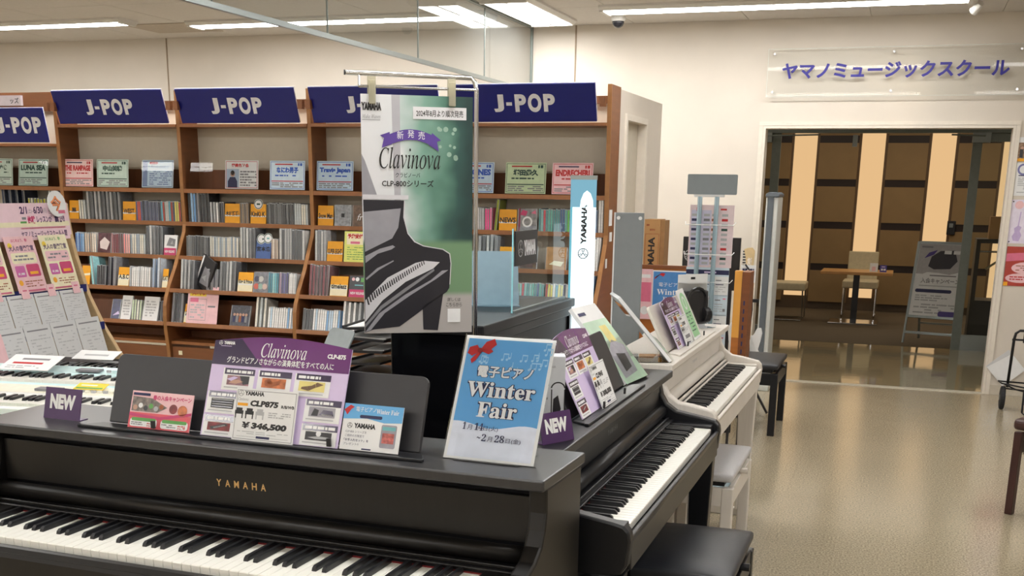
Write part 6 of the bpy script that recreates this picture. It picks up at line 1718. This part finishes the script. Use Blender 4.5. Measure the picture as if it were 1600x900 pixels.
for z0, z1, x1 in ((.90, 1.015, .045), (.645, .755, .04), (.44, .52, .04)):
    b = MB(white); b.box(-.055, x1, -.004, -.001, z0, z1); pc = b.build('price_label', tc_)
    P = Print(-.0042); P.lines(-.045, x1 - .01, z0 + .01, z1 - .015, 3, navy_ink, random.Random(int(z0 * 100)), .5); P.build('print', pc)
b = MB(black_plastic); b.tube([(-1.01, 7.80, 1.02), (-.98, 7.79, .985), (-.955, 7.785, .88), (-.945, 7.785, .73), (-.955, 7.785, .55), (-.945, 7.785, .40), (-.93, 7.785, .2), (-.91, 7.79, .01)], .006, 6)
b.box(-.975, -.905, 7.765, 7.782, .775, .797); o = b.build('cable', None); tag(o, 'black cable with a clip hanging down before the tan carton', 'cable')

sg_ = thing('security_gate', 'tall grey and white anti-theft gate at the left of the doorway', 'security gate', (-.985, 9.02, 0))
gate_w = mat('gate_white', S(206, 210, 208), .4, noise=.02); gate_d = mat('gate_grey', S(96, 104, 112), .45, noise=.03)
b = MB(gate_w); b.box(.010, .045, -.12, .20, .05, 1.455); b.build('side_shell', sg_, .008); b = MB(gate_w); b.box(-.045, -.032, -.12, .20, .05, 1.455); b.build('side_shell', sg_, .004)
b = MB(gate_d); b.box(-.032, .010, -.125, .20, .05, 1.455); b.build('core', sg_)
b = MB(gate_d); b.prism([(-.05, 1.455), (.05, 1.455), (.05, 1.475), (.03, 1.49), (-.03, 1.49), (-.05, 1.475)], 'y', -.13, .21); b.build('cap', sg_, .004)
b = MB(gate_w); b.box(-.07, .075, -.18, .26, 0, .05); b.build('base', sg_, .008)

# ================================================================== right-hand wall and things along it
def wall_poster(label, z0, z1, x0, x1, base, kind):
    o = card('poster', label, 'poster', x1 - x0, z1 - z0, .002, base, ((x0 + x1) / 2, YB - .004, z0), 0, 0)
    w, h = x1 - x0, z1 - z0; P = Print(); q = random.Random(int(z0 * 100))
    if kind == 'photo':
        P.rect(-w / 2, w / 2, 0, h * .78, mat('photo_stage', S(150, 120, 96), .4, noise=.6, scale=50)); P.up(); P.rect(-w / 2, w / 2, 0, h * .12, orange_card)
        for k in range(6): P.rect(-w * .45 + k * w * .16, -w * .36 + k * w * .16, h * .15, h * .5, photo_dark); P.disc(-w * .40 + k * w * .16, h * .56, h * .06, skin_ink)
    elif kind == 'notice':
        P.ring(-w * .30, h * .80, .028, .042, mat('stamp_lilac', S(120, 120, 170), .5)); P.rect(-w * .42, w * .3, h * .60, h * .63, navy_ink); P.lines(-w * .42, w * .42, h * .08, h * .56, 9, lgrey_ink, q)
    elif kind == 'guitar':
        lav = mat('lavender_art', S(190, 170, 214), .45); P.poly([(-.10, .02), (-.06, .015), (-.045, .06), (-.06, .09), (-.05, .12), (-.075, .13), (-.10, .11), (-.095, .08), (-.11, .05)], lav); P.poly([(-.078, .12), (-.070, .12), (-.062, .23), (-.070, .23)], lav); P.disc(-w * .3, h * .88, .03, rose_ink); P.disc(w * .1, h * .85, .04, lav); P.up()
        P.text('S', -.01, h * .56, .025, grey_ink, w=.016); P.lines(-.03, w * .45, h * .3, h * .5, 4, grey_ink, q, .3)
        for zz in (.012, h - .014): P.disc(-w / 2 + .012, zz, .005, black_ink)
    else:
        P.poly([(-w / 2, 0), (w / 2, 0), (w / 2, h), (-w / 2, h)], mat('poster_red', S(176, 62, 50), .4, noise=.3, scale=14)); P.up(); P.poly([(-w / 2, h * .62), (w / 2, h * .70), (w / 2, h * .88), (-w / 2, h * .82)], pink_ink)
        P.poly([(w * .12 + .11 * math.cos(R(a)), h * .46 + .045 * math.sin(R(a))) for a in range(0, 360, 20)], rose_ink); P.poly([(-w * .06 + .10 * math.cos(R(a)), h * .20 + .035 * math.sin(R(a))) for a in range(0, 360, 20)], rose_ink); P.rect(-w / 2, -w * .38, 0, h * .1, orange_card); P.up(); P.lines(-w * .2, w * .4, h * .38, h * .54, 3, brown_ink, q, .4); P.lines(-w * .34, w * .2, h * .14, h * .26, 2, red_ink, q, .5)
    P.build('print', o)
wall_poster('photo poster with a stage scene, topmost on the wall right of the doorway', 1.735, 1.905, .705, .96, white, 'photo')
wall_poster('white notice with a round lilac stamp right of the doorway', 1.49, 1.725, .708, .96, white, 'notice')
wall_poster('pale lavender guitar poster right of the doorway', 1.145, 1.462, .705, .98, mat('lavender_paper', S(226, 218, 236), .5), 'guitar')
wall_poster('red poster with pink speech bubbles, lowest right of the doorway', .832, 1.122, .712, .96, mat('poster_red', S(176, 62, 50), .4), 'red')
o = card('white_paper', 'white sheet hanging cornerwise on the wall behind the folding cart', 'paper', .20, .20, .002, white, (.835, YB - .012, .125), 0, 0)
o.rotation_euler = (0, R(-42), 0); o.location = (.868, YB - .022, .137)
P = Print(); P.poly([(-.1, .2), (.1, .2), (.1, .16), (-.1, .19)], paper_grey); P.build('fold_print', o)
ct = thing('folding_cart', 'black folding luggage cart with small wheels beside the doorway wall', 'cart', (.90, 8.78, 0))
steel_b = mat('black_steel', S(26, 26, 30), .35, metal=.3)
b = MB(steel_b); b.tube([(-.125, 0, .16), (-.118, .01, .50), (-.11, .012, .545), (-.085, .012, .565), (.16, .012, .57), (.19, .01, .55), (.20, 0, .50), (.20, 0, .16)], .010, 8); b.build('back_frame', ct, smooth=True)
for x in (-.05, .12):
    b = MB(steel_b); b.cyl((x, .015, .48), (x, .02, .98), .009); b.build('telescopic_tube', ct)
b = MB(steel_b); b.tube([(-.05, .02, .97), (-.05, .02, 1.0), (.12, .02, 1.0), (.12, .02, .97)], .010, 8); b.build('handle', ct)
b = MB(steel_b); b.cyl((-.13, .012, .50), (.20, .012, .50), .007); b.build('cross_bar', ct)
b = MB(steel_b); b.tube([(-.19, -.02, .205), (-.17, -.06, .195), (.22, -.24, .16), (.24, -.05, .17), (.20, .0, .19), (-.17, .0, .20), (-.19, -.02, .205)], .006, 6); b.tube([(-.15, -.01, .185), (-.08, -.08, .16), (-.02, -.1, .15), (.2, -.12, .15)], .006, 6); b.tube([(-.14, 0, .15), (.2, 0, .13)], .006, 6)
b.build('platform', ct)
b = MB(steel_b); b.tube([(-.03, -.20, .165), (-.03, -.22, .02), (-.015, -.225, .008), (.2, -.225, .008), (.215, -.22, .02), (.215, -.20, .15)], .007, 6); b.build('front_leg', ct)
for x in (-.15, .19):
    b = MB(mat('rubber', S(30, 31, 34), .8)); b.cyl((x - .016, 0, .083), (x + .016, 0, .083), .083, n=24); wh = b.build('wheel', ct, .008)
    b = MB(alu); b.cyl((x - .02, 0, .083), (x + .02, 0, .083), .02, n=12); b.build('hub', wh)
bn = thing('wooden_bench', 'dark brown wooden bench cut off by the right picture edge', 'bench', (.89, 5.82, 0), R(-28))
w_br = mat('bench_brown', S(64, 38, 35), .4, noise=.12, scale=6, stretch=(8, 1, 1))
b = MB(w_br); b.box(-.275, .30, -.20, .20, .415, .47); b.build('seat', bn, .02, 3)
for sy in (-.16, .16):
    b = MB(w_br); b.box(-.22, .25, sy - .012, sy + .012, .30, .36); b.build('apron', bn, .003)
for sx in (-.25, .27):
    b = MB(w_br); b.box(sx - .012, sx + .012, -.14, .14, .30, .36); b.build('apron', bn, .003)
    for sy in (-.17, .17):
        b = MB(w_br); b.box(sx - .018, sx + .018, sy - .018, sy + .018, 0, .405); b.build('leg', bn, .003)
